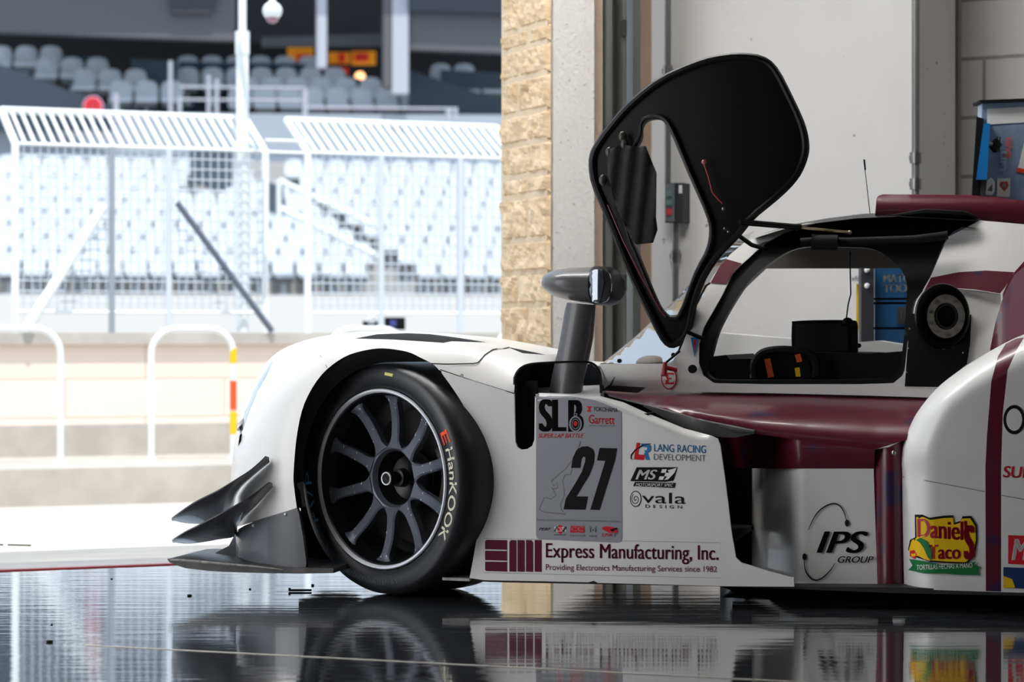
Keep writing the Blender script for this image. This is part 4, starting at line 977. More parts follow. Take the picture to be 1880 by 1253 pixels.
rd_.poly([(1862+20*cos(t*pi/20), 771+27*sin(t*pi/20)) for t in range(40)], VINB); rd_.ell(1862, 771, 14.5, 20.5, WHITE)
rd_.build('ring_sticker', rf, 'black ring outline'); rd_ = Decal(Wr, .001, ks=.0003)
rd_.text('SUPER', 1841, 856, 1925, 877, VINR, .05, .15, 3)
rd_.build('red_lettering', rf, 'red lettering cut by the frame'); rd_ = Decal(Wr, .001, ks=.0003)
rd_.poly([(1851, 983), (1900, 985), (1900, 1038), (1851, 1036)], VINR); rd_.text('M', 1857, 990, 1890, 1029, VINW, .06, .25)
rd_.poly([(1842, 1042), (1900, 1044), (1900, 1082), (1842, 1080)], mat('blue_panel_vinyl', (28, 54, 100), .4)); rd_.poly([(1842, 1058), (1858, 1064), (1864, 1080), (1842, 1080)], VINY)
rd_.build('sponsor_sticker', rf, 'red sticker over a blue and yellow sticker')
dt = Decal(Wr, .002, ks=.0004)
Z8 = lambda pts: zp(1300, 680, 2.724, pts)
blob = Z8([(1038, 730), (1075, 730), (1110, 745), (1180, 735), (1225, 733), (1230, 770), (1260, 760), (1270, 738), (1312, 736), (1340, 780), (1342, 850), (1330, 930), (1290, 965), (1200, 962), (1110, 955), (1050, 935), (1005, 900), (1015, 850), (1040, 838)])
dt.poly([(1738+(x-1738)*1.03, 1000+(y-1000)*1.05) for x, y in blob], VINB); dt.poly([(1738+(x-1738)*.98, 1000+(y-1000)*.96) for x, y in blob], VINY)
dt.text("Daniel'", 1684, 951, 1776, 987, mat('taco_red', (170, 20, 40), .4), .07, 0, 6); RDX = dt.mats[-1]
dt.text('Taco', 1704, 1001, 1764, 1027, RDX, .08, 0, 0); dt.text('S', 1769, 965, 1790, 1028, RDX, .09)
dt.poly(Z8([(1005, 945), (1080, 955), (1180, 975), (1290, 968), (1340, 958), (1330, 975), (1366, 985), (1345, 1000), (1360, 1026), (1265, 1025), (1180, 1018), (1080, 1018), (1000, 1000), (1022, 978)]), VINGR)
dt.text('TORTILLAS HECHAS A MANO', 1683, 1038, 1785, 1047, VINW, .0, 0, -4)
dt.poly(Z8([(1003, 905), (1015, 860), (1040, 850), (1065, 870), (1090, 915), (1112, 955), (1085, 948), (1050, 930), (1020, 935)]), VINY); dt.poly(Z8([(1040, 850), (1062, 838), (1095, 855), (1118, 905), (1116, 950), (1100, 940), (1078, 890), (1058, 862)]), VINGR)
dt.poly(Z8([(1010, 905), (1030, 900), (1045, 925), (1030, 945), (1008, 930)]), VINR)
dt.build('sponsor_sticker', rf, 'red, yellow and green taco shop sticker')
# --- underfloor edge and raised underside
SCR = mat('scraped_floor_edge', (44, 42, 42), .5)
MB().prism(CAR, [(860, 1064), (900, 1066), (1300, 1073), (1456, 1078), (1656, 1079), (1900, 1088), (2050, 1092), (2050, 1098), (1650, 1090), (1456, 1082), (1300, 1077), (900, 1069.5), (860, 1067)], .013, .10).build('floor_edge', SCR, car, 0)
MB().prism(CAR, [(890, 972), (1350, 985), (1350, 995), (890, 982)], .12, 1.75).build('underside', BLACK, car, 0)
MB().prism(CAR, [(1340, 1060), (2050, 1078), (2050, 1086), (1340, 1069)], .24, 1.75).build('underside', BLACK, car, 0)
m = MB(); m.prism(CAR, [(812, 1061), (862, 1063), (862, 1068), (812, 1066)], -.01, .12); m.build('floor_corner', mat('worn_white_edge', (176, 174, 172), .5, noise_amt=.5, nscale=50), car, 0)
# rear tyre of this side and the far wheels, seen under the sill
for px, w in ((1420, .9),):
    m = MB(); m.prism(CAR, [(1325, 1078), (1600, 1078), (1570, 1092), (1360, 1092)], .35, 1.2); m.build('skid_block', BLACK, car, 0)
# --- cockpit side
def Wp(x, y): return .36+.26*max(0, (700-y)/300)**1.25
near_open = spline([(1306, 654), (1320, 607), (1345, 560), (1374, 518), (1407, 488), (1465, 456), (1553, 454), (1609, 460), (1649, 489), (1664, 518), (1664, 555), (1658, 632), (1650, 676), (1634, 692), (1600, 697), (1450, 698), (1330, 698), (1306, 694), (1297, 680)], 5)
blk_out = spline([(1283, 668), (1283, 630), (1292, 600), (1325, 540), (1345, 500), (1400, 447), (1440, 425), (1500, 408), (1600, 398), (1700, 396), (1795, 402), (1799, 405), (1741, 434), (1708, 508), (1690, 538), (1676, 560), (1672, 600), (1664, 660), (1655, 690), (1636, 703), (1580, 705), (1400, 705), (1310, 703), (1290, 690)], 5)
sf = panel('door_frame', blk_out, lambda x, y: Wp(x, y)+.012, [BLACKG], car, holes=[near_open], depth=.05, g=9)
# white side below and in front
cs_out = [(1232, 668), (1250, 640), (1266, 600), (1282, 560), (1310, 505), (1340, 468), (1366, 446), (1400, 430), (1443, 418), (1480, 410), (1500, 409), (1440, 428), (1404, 448), (1366, 482), (1345, 503), (1327, 540), (1292, 602), (1283, 632), (1283, 668), (1291, 690), (1310, 704), (1400, 706), (1580, 706), (1640, 704), (1657, 690), (1661, 680), (1666, 632), (1674, 590), (1680, 556), (1684, 548), (1692, 538), (1708, 529), (1790, 534), (1838, 540), (1840, 640), (1835, 730), (1720, 731), (1600, 727), (1400, 722), (1112, 717), (1118, 708), (1112, 692), (1104, 676), (1100, 669)]
cs = panel('cockpit_side', cs_out, Wp, [WHITE, MAROON], car, holes=[[(1731+47*cos(k*pi/18), 583+55*sin(k*pi/18)) for k in range(36) if not (583+55*sin(k*pi/18) < 540)]], depth=.03, g=9)
Decal(Wp, .002).poly([(1304, 520), (1322, 488), (1334, 476), (1362, 484), (1346, 501), (1334, 521)], MAROON).build('pillar_stripe', cs, 'maroon band across the windscreen pillar')
ec = Decal(Wp, .004, ks=.0007); ec.ell(1228, 695, 14.2, 20.5, VINR); ec.ell(1228, 695, 12.4, 18.4, WHITE)
ec.poly([(1220, 685), (1237, 685), (1237, 690), (1235, 688), (1227, 687.5), (1227, 694), (1233, 694), (1233, 696.5), (1227, 696.5), (1227, 703), (1235, 702.5), (1238, 699), (1237, 706), (1220, 706), (1222, 704), (1222, 687)], VINR); ec.build('extinguisher_mark', cs, 'red circled letter E')
tr = Decal(Wp, .003, ks=.0006); tr.poly([(1268, 620), (1283, 620), (1275, 656)], VINBL); tr.poly([(1273, 624), (1279, 624), (1275, 648)], VINR); tr.build('sponsor_sticker', cs, 'small blue pointed sticker')
m = MB(); m.tube([U(1221, 666, .33), U(1219, 690, .32)], [.006, .009], 8); m.tube([U(1221, 675, .33), U(1243, 680, .34)], .006, 8); m.build('pull_handle', mat('red_handle', (150, 30, 36), .4), car)
for x, y, r in ((1272, 678, .012), (1138, 663, .006), (1237, 652, .006)):
    k = MB(); pC = U(x, y, .35 if x > 1250 else .40); k.tube([pC, pC-Vector((CAR.v.x, CAR.v.y, 0))*.012], r, 16); k.build('fastener', BLACK, car)
MB().tube([U(1236, 655, .38), U(1246, 645, .38), (U(1254, 625, .37))], .003, 6).build('windscreen_tab', BLACK, car)
# small fins in front of the windscreen
m = MB(); m.prism(CAR, [(1104, 717), (1120, 706), (1128, 692), (1122, 708), (1185, 712), (1170, 722)], .33, .345); m.build('cowl_fin', CARBON, car, 0)
# windscreen
wsg = panel('windscreen', [(1104, 669), (1128, 650), (1165, 620), (1205, 583), (1245, 545), (1285, 503), (1318, 466), (1345, 440), (1385, 424), (1366, 446), (1340, 468), (1310, 505), (1282, 560), (1266, 600), (1250, 640), (1240, 660), (1225, 667), (1160, 670)], lambda x, y: Wp(x, y)+.015+.52*(1-min(1, max(0, (x-interp([(424, 1385), (440, 1345), (503, 1285), (583, 1205), (650, 1128), (669, 1104)], y))/(60+100*sstep(430, 560, y)))))**1.15, [GLASS], car, depth=.006, g=9)
m = MB(); m.tube([U(x, y, w) for x, y, w in ((1104, 669, .66), (1160, 671, .46), (1222, 667, .38), (1248, 645, .37))], .0035, 6); m.build('windscreen_seal', BLACK, wsg)
MB().sphere(U(1196, 667, .60), (.045, .08, .022), 10).build('far_cowl', BEIGE, car)
# front deck and hull inside, low
MB().prism(CAR, [(960, 700), (1010, 668), (1100, 672), (1290, 705), (1290, 760), (1100, 760), (960, 760)], .62, 1.3).build('front_deck', WHITE, car, 0)
# tub and far side
MB().prism(CAR, [(1290, 662), (1306, 655), (1333, 652), (1340, 660), (1395, 658), (1420, 650), (1455, 646), (1600, 650), (1664, 645), (1668, 716), (1290, 716)], .62, 1.3).build('cockpit_tub', BLACK, car, 0)
far_open = [(1296, 716), (1318, 590), (1350, 545), (1405, 493), (1663, 493), (1700, 560), (1690, 716)]
fo = panel('far_door_frame', [(1250, 716), (1290, 560), (1340, 500), (1400, 440), (1500, 415), (1720, 420), (1760, 520), (1740, 716)], lambda x, y: 1.42-.10*max(0, (700-y)/300), [BEIGE], car, holes=[far_open], depth=.03, g=14)
MB().prism(CAR, [(1240, 608), (1310, 611), (1360, 615), (1460, 623), (1560, 630), (1610, 626), (1664, 634), (1700, 640), (1700, 740), (1240, 740)], 1.50, 1.8).build('far_fender', WHITE, car, 0)
# roof skin spans the cabin
rv = []; 
rp = [(1385, 438), (1443, 420), (1500, 410), (1572, 401), (1650, 398), (1720, 402), (1790, 406)]
K = 8
for x, y in rp:
    for k in range(K+1):
        q = k/K; w = .56+.80*q; rv.append(U(x, y, .56)+Vector((CAR.v.x, CAR.v.y, 0))*(w-.56)+Vector((0, 0, .03*sin(pi*q))))
rfs = [(i*(K+1)+k, i*(K+1)+k+1, (i+1)*(K+1)+k+1, (i+1)*(K+1)+k) for i in range(len(rp)-1) for k in range(K)]
nn = len(rv); rv2 = rv+[v-Vector((0, 0, .02)) for v in rv]
mesh_obj('roof_skin', rv2, rfs+[tuple(i+nn for i in f[::-1]) for f in rfs], [BLACKG], car)
# tubular door-rail detail along the roof edge
m = MB(); m.tube([U(x, y, .52) for x, y in ((1470, 445), (1500, 443), (1560, 444), (1680, 440), (1740, 432))], .012, 10); m.build('roof_rail', BLACK, car)
m = MB(); m.tube([U(x, y, .50) for x, y in ((1490, 445), (1538, 446))], .022, 14); m.build('rail_padding', BLACK, car)
# air scoop on the roof
sc = panel('air_scoop', [(1606, 402), (1609, 366), (1612, 360), (1620, 357), (1775, 358), (1830, 362), (1880, 369), (1980, 385), (1980, 425), (1880, 412), (1797, 404), (1700, 397), (1640, 397)], lambda x, y: .66+.04*((395-y)/38)**3 if y < 395 else .66, [MAROON], car, depth=.4, g=9)
m = MB(); m.tube([U(x, y, .60) for x, y in ((1632, 398), (1700, 391), (1770, 395), (1797, 401))], [.004, .012, .012, .004], 8); m.build('scoop_seal', BLACKG, sc)
an = empty('radio_antenna', U(1598, 399, .8), parent=car)
MB().tube([U(1598, 399, .8), U(1588, 310, .8)], .0012, 5).build('whip', BLACK, an)
MB().tube([U(1588.5, 312, .8), U(1586.5, 293, .8)], .0028, 6).build('tip', BLACK, an)
MB().tube([U(1598, 401, .8), U(1598, 393, .8)], .004, 8).build('base', BLACK, an)
m = MB(); m.tube([U(x, y, .9) for x, y in ((1550, 401), (1556, 398), (1562, 400), (1568, 396), (1574, 400), (1582, 398))], .003, 5); m.build('cable_tie_ends', BLACK, car)
# rear quarter above the flank
rq = panel('rear_quarter', [(1799, 405), (1880, 412), (1980, 420), (1980, 640), (1835, 640), (1838, 540), (1790, 533), (1750, 530), (1708, 529), (1693, 538), (1696, 530), (1708, 509), (1725, 470), (1741, 435)], lambda x, y: Wp(x, y)-.004-.02*sstep(1700, 1880, x), [WHITE, MAROON], car,
    regions=[([(1709, 510), (1760, 500), (1810, 497), (1862, 500), (1845, 528), (1836, 539), (1790, 532), (1750, 529), (1710, 527), (1697, 534)], 1), ([(1864, 498), (1880, 480), (1975, 425), (1975, 635), (1840, 635), (1841, 540), (1852, 515)], 1)], depth=.04, g=9)
dkc = panel('rear_arch_blend', [(1905, 470), (1862, 505), (1842, 545), (1828, 590), (1818, 640), (1819, 690), (1880, 660), (1960, 640), (1960, 440)], lambda x, y: .30-.12*sstep(1820, 1930, x), [MAROON], car, depth=.04, g=9)
# filler / vent pod on the pillar
def Wv(x, y): return Wp(x, y)-.012
pd_ = panel('vent_panel', [(1661, 710), (1666, 640), (1672, 576), (1679, 576), (1680, 600), (1692, 622), (1712, 638), (1732, 642), (1752, 637), (1770, 620), (1778, 600), (1780, 578), (1783, 578), (1781, 630), (1775, 668), (1730, 709), (1725, 711)], Wv, [BLACKG], car, depth=.02, g=7)
for x, y in ((1670, 604), (1667, 640), (1664, 684), (1768, 648), (1771, 612)): MB().sphere(U(x, y, Wv(x, y)-.002), .0025, 5).build('rivet', STEEL, pd_)
ds = MB()
cw = .345
def ringpx(cx_, cy_, rx_, ry_, w): return [U(cx_+rx_*cos(2*pi*k/48), cy_+ry_*sin(2*pi*k/48), w) for k in range(48)]
def loft(m, rings, cap0=False, cap1=False):
    n = len(rings[0]); m.add([p for r in rings for p in r], [(i*n+k, i*n+(k+1) % n, (i+1)*n+(k+1) % n, (i+1)*n+k) for i in range(len(rings)-1) for k in range(n)]+([tuple(range(n))] if cap0 else [])+([tuple(range((len(rings)-1)*n, len(rings)*n))[::-1]] if cap1 else [])); return m
filler = empty('filler_port', U(1737, 581, cw), parent=car)
loft(ds, [ringpx(1730, 581, 50, 60, .44), ringpx(1730, 581, 51, 61, .40), ringpx(1731, 581, 49, 59, .385), ringpx(1733, 581, 44, 53, .40), ringpx(1736, 581, 38, 44, .425), ringpx(1737, 581, 36, 42, .43)], cap1=True).build('dish', BLACKG, filler, 50)
rg = MB(); loft(rg, [ringpx(1737, 581, 36, 41, .43), ringpx(1737, 581, 36, 41, .408), ringpx(1737, 581, 34.5, 39.5, .404), ringpx(1737, 581, 22, 25, .404), ringpx(1737, 581, 20, 23, .41), ringpx(1737, 581, 18, 21, .425)]).build('mounting_ring', ALU, filler, 40)
rg = MB(); loft(rg, [ringpx(1738, 581, 20, 22, .402), ringpx(1738, 581, 17.5, 19.5, .402), ringpx(1738, 581, 16, 18, .43)], cap1=True).build('valve', BLACK, filler, 40)
for k in range(10):
    t = 2*pi*k/10+.25; MB().tube([U(1737+29.5*cos(t), 581+33.5*sin(t), .404), U(1737+29.5*cos(t), 581+33.5*sin(t), .398)], .005, 8).build('bolt', STEEL, filler)
# cockpit contents
mo = empty('dash_display', U(1500, 650, .8), parent=car)
panel('screen_body', spline([(1454, 648), (1453, 620), (1454, 594), (1457, 590), (1500, 588), (1560, 588), (1572, 592), (1574, 610), (1574, 650)], 3, False), lambda x, y: .80, [BLACK], mo, depth=.03, g=12)
Decal(.798).poly([(1460, 596), (1556, 595), (1557, 645), (1460, 645)], SCREEN).build('screen', mo)
m = MB(); m.tube([U(x, y, .78) for x, y in ((1561, 462), (1561, 500), (1562, 540), (1557, 560), (1554, 585))], .0022, 6); m.build('mic_cable', BLACK, car)
m = MB(); m.sphere(U(1556, 592, .77), (.016, .012, .014), 8); m.tube([U(1545, 594, .77), U(1572, 596, .77)], .008, 8); m.build('mic_plug', BLACK, car)
m = MB(); m.sphere(U(1577, 635, .8), .007, 6); m.build('knob', BLACK, mo)
sw = empty('steering_wheel', U(1440, 672, .6), parent=car)
m = MB(); m.tube([U(x, y, .58) for x, y in spline([(1388, 694), (1386, 670), (1400, 650), (1430, 644), (1465, 646), (1490, 654), (1500, 672), (1498, 694)], 4, False)], .014, 8); m.build('rim', BLACK, sw)
panel('hub_plate', [(1400, 697), (1396, 668), (1412, 652), (1440, 642), (1462, 646), (1484, 660), (1490, 697)], lambda x, y: .60, [BLACK], sw, depth=.03, g=10)
for pts, mt, lb in (([(1403, 660), (1414, 658), (1421, 692), (1410, 694)], ORNG, 'orange grip tape'), ([(1459, 652), (1469, 650), (1473, 664), (1463, 666)], ORNG, 'orange grip tape'), ([(1459, 676), (1468, 675), (1470, 692), (1461, 692)], VINY, 'yellow grip tape')):
    Decal(.555 if mt == ORNG else .56).poly(pts, mt).build('grip_tape', sw, lb)
m = MB(); m.tube([U(1380, 662, .6), U(1379, 694, .6)], .003, 6); m.build('shift_lever', STEEL, sw)
m = MB(); m.tube([U(x, y, .7) for x, y in ((1485, 652), (1496, 666), (1504, 694))], .002, 5); m.build('loose_wire', VINDG, car)
MB().prism(CAR, [(1580, 652), (1610, 648), (1650, 648), (1652, 690), (1580, 694)], .7, .8).build('seat_headrest', BLACK, car, 0)
MB().fbox(CAR, CAR.a(1180, .02), CAR.a(1190, .02), .02, .6, .11, .5).build('added_light_baffle', BLACK, car, 0)  # added baffle, stops light passing behind the side panel onto the flank
DOORR = mat('door_flange', (14, 12, 12), .45, spec=.3)
# --- raised door
def Zd(pts): return zp(1060, 80, 2.161, pts)
d_out = spline(Zd([(46, 480), (52, 435), (70, 400), (112, 340), (200, 240), (330, 138), (480, 72), (570, 50), (650, 43), (735, 54), (790, 95), (845, 195), (898, 310), (917, 400), (905, 470), (868, 540), (800, 608), (700, 690), (640, 762), (560, 845), (500, 935), (462, 1040), (444, 1130), (420, 1180), (380, 1206), (345, 1190), (300, 1110), (200, 905), (120, 705), (58, 560)]), 5)
d_hole = spline(Zd([(252, 380), (256, 335), (275, 308), (318, 300), (352, 318), (382, 372), (440, 515), (508, 675), (522, 745), (508, 820), (465, 905), (410, 1055), (380, 1080), (345, 1065), (308, 1000), (240, 830), (215, 770), (180, 600), (200, 480)]), 5)
def Wd(x, y):                                  # the door leans out over the side and is dished
    t = (640-y)/530.0
    w = .42-.10*t+.16*max(0, t-.5)
    return w+.05*((x-1290)/190)**2
dr = empty('raised_door', U(1240, 630, .42), parent=car)
dp = panel('door_shell', d_out, lambda x, y: Wd(x, y)+.02, [DOORB], dr, holes=[d_hole], depth=.03, g=9)
def rimtube(loop, r, name, mt, w=0.0, step=1):
    m = MB(); m.tube([U(x, y, Wd(x, y)+w) for x, y in loop[::step]], r, 8, closed=True); return m.build(name, mt, dr)
rimtube([(1283+(x-1283)*.972, 330+(y-330)*.985) for x, y in d_out], .010, 'edge_flange', DOORR, .012, 2)
rimtube([(1222+(x-1222)*1.06, 400+(y-400)*1.03) for x, y in d_hole], .007, 'window_flange', DOORR, .014, 2)
m = MB(); m.tube([U(x, y, Wd(x, y)-.002) for x, y in Zd([(500, 470), (520, 530), (535, 590), (560, 620), (575, 635)])], .0022, 6); m.build('red_cord', mat('red_cord', (150, 24, 34), .5), dr)
m = MB(); m.tube([U(x, y, Wd(x, y)-.006) for x, y in Zd([(120, 640), (180, 780), (250, 920), (330, 1060), (350, 1085)])], .002, 6); m.build('red_seal_edge', mat('dark_red_seal', (110, 16, 26), .4), dr)
for x, y, r, mt in ((502, 470, .007, mat('pink_knob', (180, 110, 110), .3)), (580, 657, .006, STEEL), (585, 735, .0045, STEEL), (599, 747, .0045, STEEL), (652, 712, .006, STEEL)):
    p_ = Zd([(x, y)])[0]; MB().sphere(U(p_[0], p_[1], Wd(*p_)-.002), r, 8).build('stud', mt, dr)
bg_ = Zd([(120, 420), (180, 402), (240, 410), (268, 406), (275, 425), (310, 512), (308, 690), (314, 738), (296, 790), (232, 797), (210, 770), (150, 640), (120, 520)])
cl = panel('stowed_window_net', bg_, lambda x, y: Wd(x, y)-.002-.014*abs(sin((x-1110)*.11+(y-300)*.012)), [mat('black_cloth', (13, 12, 13), .85, bump=.3, bscale=50)], dr, depth=.02, g=6, smooth=80)
for x, y in ((180, 370), (128, 432), (102, 542), (188, 400)):
    p_ = Zd([(x, y)])[0]; MB().sphere(U(p_[0], p_[1], Wd(*p_)-.004), (.012, .008, .016), 6).build('latch', mat('dull_metal_latch', (66, 64, 58), .4, metal=.5), dr)
m = MB(); m.tube([U(1358, 408, .36), U(1463, 417, .47)], .0085, 10); m.tube([U(1463, 417, .47), U(1470, 418, .475)], .0095, 10); m.build('gas_strut', BLACKG, dr)
m = MB(); m.tube([U(1466, 418, .475), U(1560, 427, .54)], .0038, 8); m.sphere(U(1560, 427, .54), .006, 6); m.build('strut_rod', mat('brass_rod', (176, 160, 130), .35, metal=.8), dr)
m = MB(); m.tube([U(1352, 430, .4), U(1380, 450, .46), U(1402, 456, .50)], .0065, 8); m.build('hinge_arm', BLACKG, dr)
m = MB(); m.tube([U(1262, 610, .40), U(1290, 622, .40)], .006, 8); m.build('hinge_arm', BLACKG, dr)
m = MB(); m.tube([U(x, y, .39) for x, y in ((1268, 596), (1278, 560), (1296, 525), (1304, 520))], .003, 6); m.build('cable', BLACK, dr)
# ---------------------------------------------------------------- tool chests
tc = empty('tool_chest', Q(1640, 760, 8.45), 'blue tool chest with white lettering seen through the cockpit window', 'tool chest')
def qb(m, x0, y0, x1, y1, Y, D, mi=0):
    A = [Q(x0, y0, Y), Q(x1, y0, Y), Q(x1, y1, Y), Q(x0, y1, Y)]; dd = Vector((0, D, 0)); B = [a+dd for a in A]
    return m.add(A+B, [(0, 1, 2, 3), (7, 6, 5, 4), (0, 4, 5, 1), (1, 5, 6, 2), (2, 6, 7, 3), (3, 7, 4, 0)], mi)
TY = 8.35
m = MB(); qb(m, 1604, 470, 1750, 760, TY, .3); m.build('chest_body', BLACK, tc, 0)
for y0, y1 in ((476, 547), (551, 555), (559, 601), (605, 640), (644, 700)):
    m = MB(); qb(m, 1606, y0, 1748, y1, TY-.02, .02); dq = m.build('drawer', BLUET, tc, 0)
m = MB(); qb(m, 1648, 564, 1690, 595, TY-.03, .012); qb(m, 1655, 570, 1690, 586, TY-.045, .02); m.build('drawer_handle', STEEL, tc, 0)
QF = Frame(940, TY-.021, 0)
dl = Decal(0.0, .001, QF); dl.text('MATCO', 1621.5, 504, 1685, 518.5, VINW, .05); dl.text('TOOLS', 1622, 522, 1684, 537, VINW, .05); dl.build('chest_lettering', tc, 'white block lettering')
rk = MB(); qb(rk, 1581, 490, 1604, 640, TY-.06, .06); rko = rk.build('side_rack', DKG, tc, 0)
for y in (496, 525): MB().sphere(Q(1592, y, TY-.065), .010, 6).build('hole_plug', VINW, rko)
m = MB(); qb(m, 1573, 520, 1583, 606, TY+.02, .02); tagp(m.build('yellow_cloth', YTOW, None, 0), 'yellow cloth hanging beside the blue tool chest', 'cloth')
m = MB(); m.add([Q(1557, 505, TY), Q(1585, 492, TY), Q(1583, 525, TY), Q(1564, 518, TY)]+[Q(1557, 505, TY+.01), Q(1585, 492, TY+.01), Q(1583, 525, TY+.01), Q(1564, 518, TY+.01)], [(0, 1, 2, 3), (4, 7, 6, 5), (0, 4, 5, 1), (1, 5, 6, 2), (2, 6, 7, 3), (3, 7, 4, 0)])
o = tagp(m.build('paper_tag', VINW, None, 0), 'white printed tag stuck out beside the blue tool chest', 'tag')
Decal(0.0, .001, Frame(940, TY, 0)).text('wfco', 1563, 507, 1582, 516, VINDG).build('tag_lettering', o)
# wall-side chest at the right edge
rc = empty('tool_cabinet', Q(1850, 760, 7.9), 'blue grey steel tool cabinet with stickers at the right edge of the frame', 'cabinet')
RY = 7.9
m = MB(); m.add([Q(1803, 190, RY), Q(2000, 178, RY), Q(2000, 800, RY), Q(1786, 800, RY)]+[p+Vector((0, .07, 0)) for p in (Q(1803, 190, RY), Q(2000, 178, RY), Q(2000, 800, RY), Q(1786, 800, RY))], [(0, 1, 2, 3), (7, 6, 5, 4), (0, 4, 5, 1), (1, 5, 6, 2), (2, 6, 7, 3), (3, 7, 4, 0)]); m.build('cabinet_side', BLUEG, rc, 0)
m = MB(); m.add([Q(1798, 184, RY-.02), Q(2000, 176, RY-.02), Q(2000, 182, RY-.02), Q(1800, 189, RY-.02)]+[p+Vector((0, .12, 0)) for p in (Q(1798, 184, RY-.02), Q(2000, 176, RY-.02), Q(2000, 182, RY-.02), Q(1800, 189, RY-.02))], [(0, 1, 2, 3), (7, 6, 5, 4), (0, 4, 5, 1), (1, 5, 6, 2), (2, 6, 7, 3), (3, 7, 4, 0)]); m.build('lid', BLACK, rc, 0)
CF = Frame(940, RY, 0)
x_ = Decal(0, .002, CF); x_.poly([(1812, 200), (1990, 190), (1990, 218), (1812, 229)], VINW); x_.build('white_sheet', rc, 'blank white sheet')
m = MB(); m.add([Q(x, y, RY-.10) for x, y in ((1793, 214), (1806, 218), (1796, 420), (1780, 420))]+[Q(x, y, RY-.0) for x, y in ((1793, 214), (1806, 218), (1796, 420), (1780, 420))], [(0, 1, 2, 3), (7, 6, 5, 4), (0, 4, 5, 1), (1, 5, 6, 2), (2, 6, 7, 3), (3, 7, 4, 0)]); m.build('edge_post', BLACK, rc, 0)
m = MB(); m.add([Q(x, y, RY-.11) for x, y in ((1806, 226), (1818, 227), (1812, 330), (1792, 330))]+[Q(x, y, RY-.0) for x, y in ((1806, 226), (1818, 227), (1812, 330), (1792, 330))], [(0, 1, 2, 3), (7, 6, 5, 4), (0, 4, 5, 1), (1, 5, 6, 2), (2, 6, 7, 3), (3, 7, 4, 0)]); m.build('blue_strip', mat('bright_blue_tape', (20, 120, 190), .45), rc, 0, label='bright blue strip')
m = MB(); m.add([Q(x, y, RY-.10) for x, y in ((1799, 330), (1812, 330), (1808, 372), (1796, 372))]+[Q(x, y, RY-.0) for x, y in ((1799, 330), (1812, 330), (1808, 372), (1796, 372))], [(0, 1, 2, 3), (7, 6, 5, 4), (0, 4, 5, 1), (1, 5, 6, 2), (2, 6, 7, 3), (3, 7, 4, 0)]); m.build('lower_post', DKM, rc, 0)
s_ = Decal(0, .003, CF)
def rot(t, x0, y0, x1, y1, mt, off=0, fr_=.0):       # lettering turned to read downwards
    vs, fs = text_shape(t, off); s_.put([(x0+(x1-x0)*b+fr_*(a), y0+(y1-y0)*a) for a, b in vs], fs, mt)
rot('GIVE', 1847, 252, 1858, 290, mat('coral_vinyl', (216, 110, 110), .5), .05, -2); rot('LIFT', 1838, 278, 1849, 320, mat('pale_blue_vinyl', (170, 180, 205), .5), .04, -4)
s_.poly([(1806, 357), (1812, 332), (1820, 326), (1827, 334), (1826, 352), (1820, 359)], VINW); s_.poly([(1812, 350), (1822, 338), (1822, 352)], VINDG)
s_.poly([(1831, 328), (1855, 327), (1854, 362), (1830, 361)], VINW); s_.poly([(1836, 334), (1850, 333), (1852, 342), (1844, 352), (1835, 342)], mat('dull_red_vinyl', (190, 80, 80), .5)); s_.ell(1843.5, 341, 4, 4, VING)
s_.poly([(1880, 262), (1900, 250), (1900, 320), (1868, 312)], VINW); s_.poly([(1868, 308), (1900, 314), (1900, 320), (1866, 316)], VINO)
s_.build('cabinet_stickers', rc)
hk = empty('clamp_lamp', Q(1828, 265, RY-.08), 'small black clamp lamp stuck on the side of the tool cabinet', 'lamp')
m = MB(); m.tube([Q(1815, 264, RY-.1), Q(1822, 265, RY-.1)], .006, 8); m.build('pivot', STEEL, hk)
m = MB(); a = [Q(x, y, RY-.10) for x, y in ((1818, 265), (1831, 253), (1840, 266), (1830, 279))]; m.add(a+[p+Vector((0, .05, 0)) for p in a], [(0, 1, 2, 3), (7, 6, 5, 4), (0, 4, 5, 1), (1, 5, 6, 2), (2, 6, 7, 3), (3, 7, 4, 0)]); m.build('lamp_body', BLACK, hk, 0)
m = MB(); m.tube([Q(1829, 252, RY-.09), Q(1836, 252, RY-.09), Q(1834, 279, RY-.09), Q(1828, 279, RY-.09)], .002, 5); m.build('wire_guard', BLACK, hk)
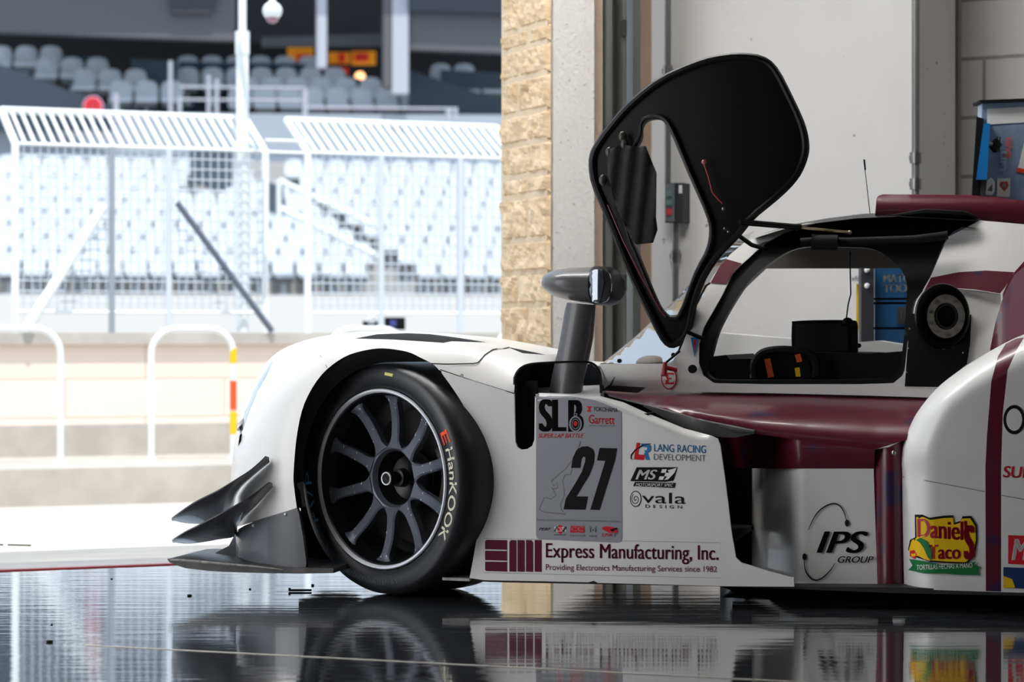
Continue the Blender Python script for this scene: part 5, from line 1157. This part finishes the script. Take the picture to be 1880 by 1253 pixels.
# ---------------------------------------------------------------- litter on the floor
def fl(px, py): Y = F*H/(py-CY); return Vector(((px-CX)/F*Y, Y, 0))
p0, p1 = fl(300, 1193), fl(900, 1224); q_ = (p1-p0).normalized(); p0 = p0-q_*.2; p1 = p1+q_*3
n_ = Vector((-q_.y, q_.x, 0))*.004
tagp(MB().add([p0-n_, p1-n_, p1+n_, p0+n_]+[p+Vector((0, 0, .0012)) for p in (p0-n_, p1-n_, p1+n_, p0+n_)], [(0, 1, 2, 3), (4, 5, 6, 7), (0, 1, 5, 4), (2, 3, 7, 6)]).build('trim_7', mat('pale_floor_joint', (176, 170, 158), .5), smooth=0), 'thin pale joint line across the glossy floor', kind='structure')
bt = empty('dropped_bolt', fl(550, 1087), 'black bolt lying on the glossy floor left of the front wheel', 'bolt')
a, b = fl(531, 1087), fl(572, 1087); M1 = (b-a).normalized()
MB().tube([a+Vector((0, 0, .004)), b+Vector((0, 0, .004))], .003, 8).build('shank', BLACK, bt)
MB().tube([a-M1*.002+Vector((0, 0, .006)), a+M1*.004+Vector((0, 0, .006))], .0045, 8).build('head', BLACK, bt)
for i, (x, y, s) in enumerate(((348, 1095, .005), (459, 1083, .004), (91, 1180, .006), (95, 1148, .003), (574, 1076, .005), (205, 1064, .003))):
    p = fl(x, y); m = MB(); rr_ = random.Random(i)
    m.sphere(p+Vector((0, 0, s*.4)), (s*rr_.uniform(.8, 1.6), s, s*.5), 4)
    tagp(m.build('rubber_crumb', BLACK, None, 0), ['tiny black crumb on the floor below the splitter tip', 'tiny black speck on the floor under the carbon skirt', 'dark crumb alone in the reflection at lower left', 'faint dark speck above the lower left crumb', 'small dark crumb beside the dropped bolt', 'tiny dark fleck near the threshold at left'][i], 'debris', 'rubber crumbs on the floor')
for i, (x0, x1, y) in enumerate(((14, 57, 1001), (-12, 6, 1000))):
    yy = y; Yb = 8.3; m = MB(); p0, p1 = Q(x0, y, Yb), Q(x1, y+1, Yb); m.tube([p0, p1], .003, 6)
    tagp(m.build('twig', mat('dark_green_strip', (60, 76, 56), .8), None), ['thin dark green strip lying on the apron at left', 'short dark strip cut by the left edge of the frame'][i], 'debris')
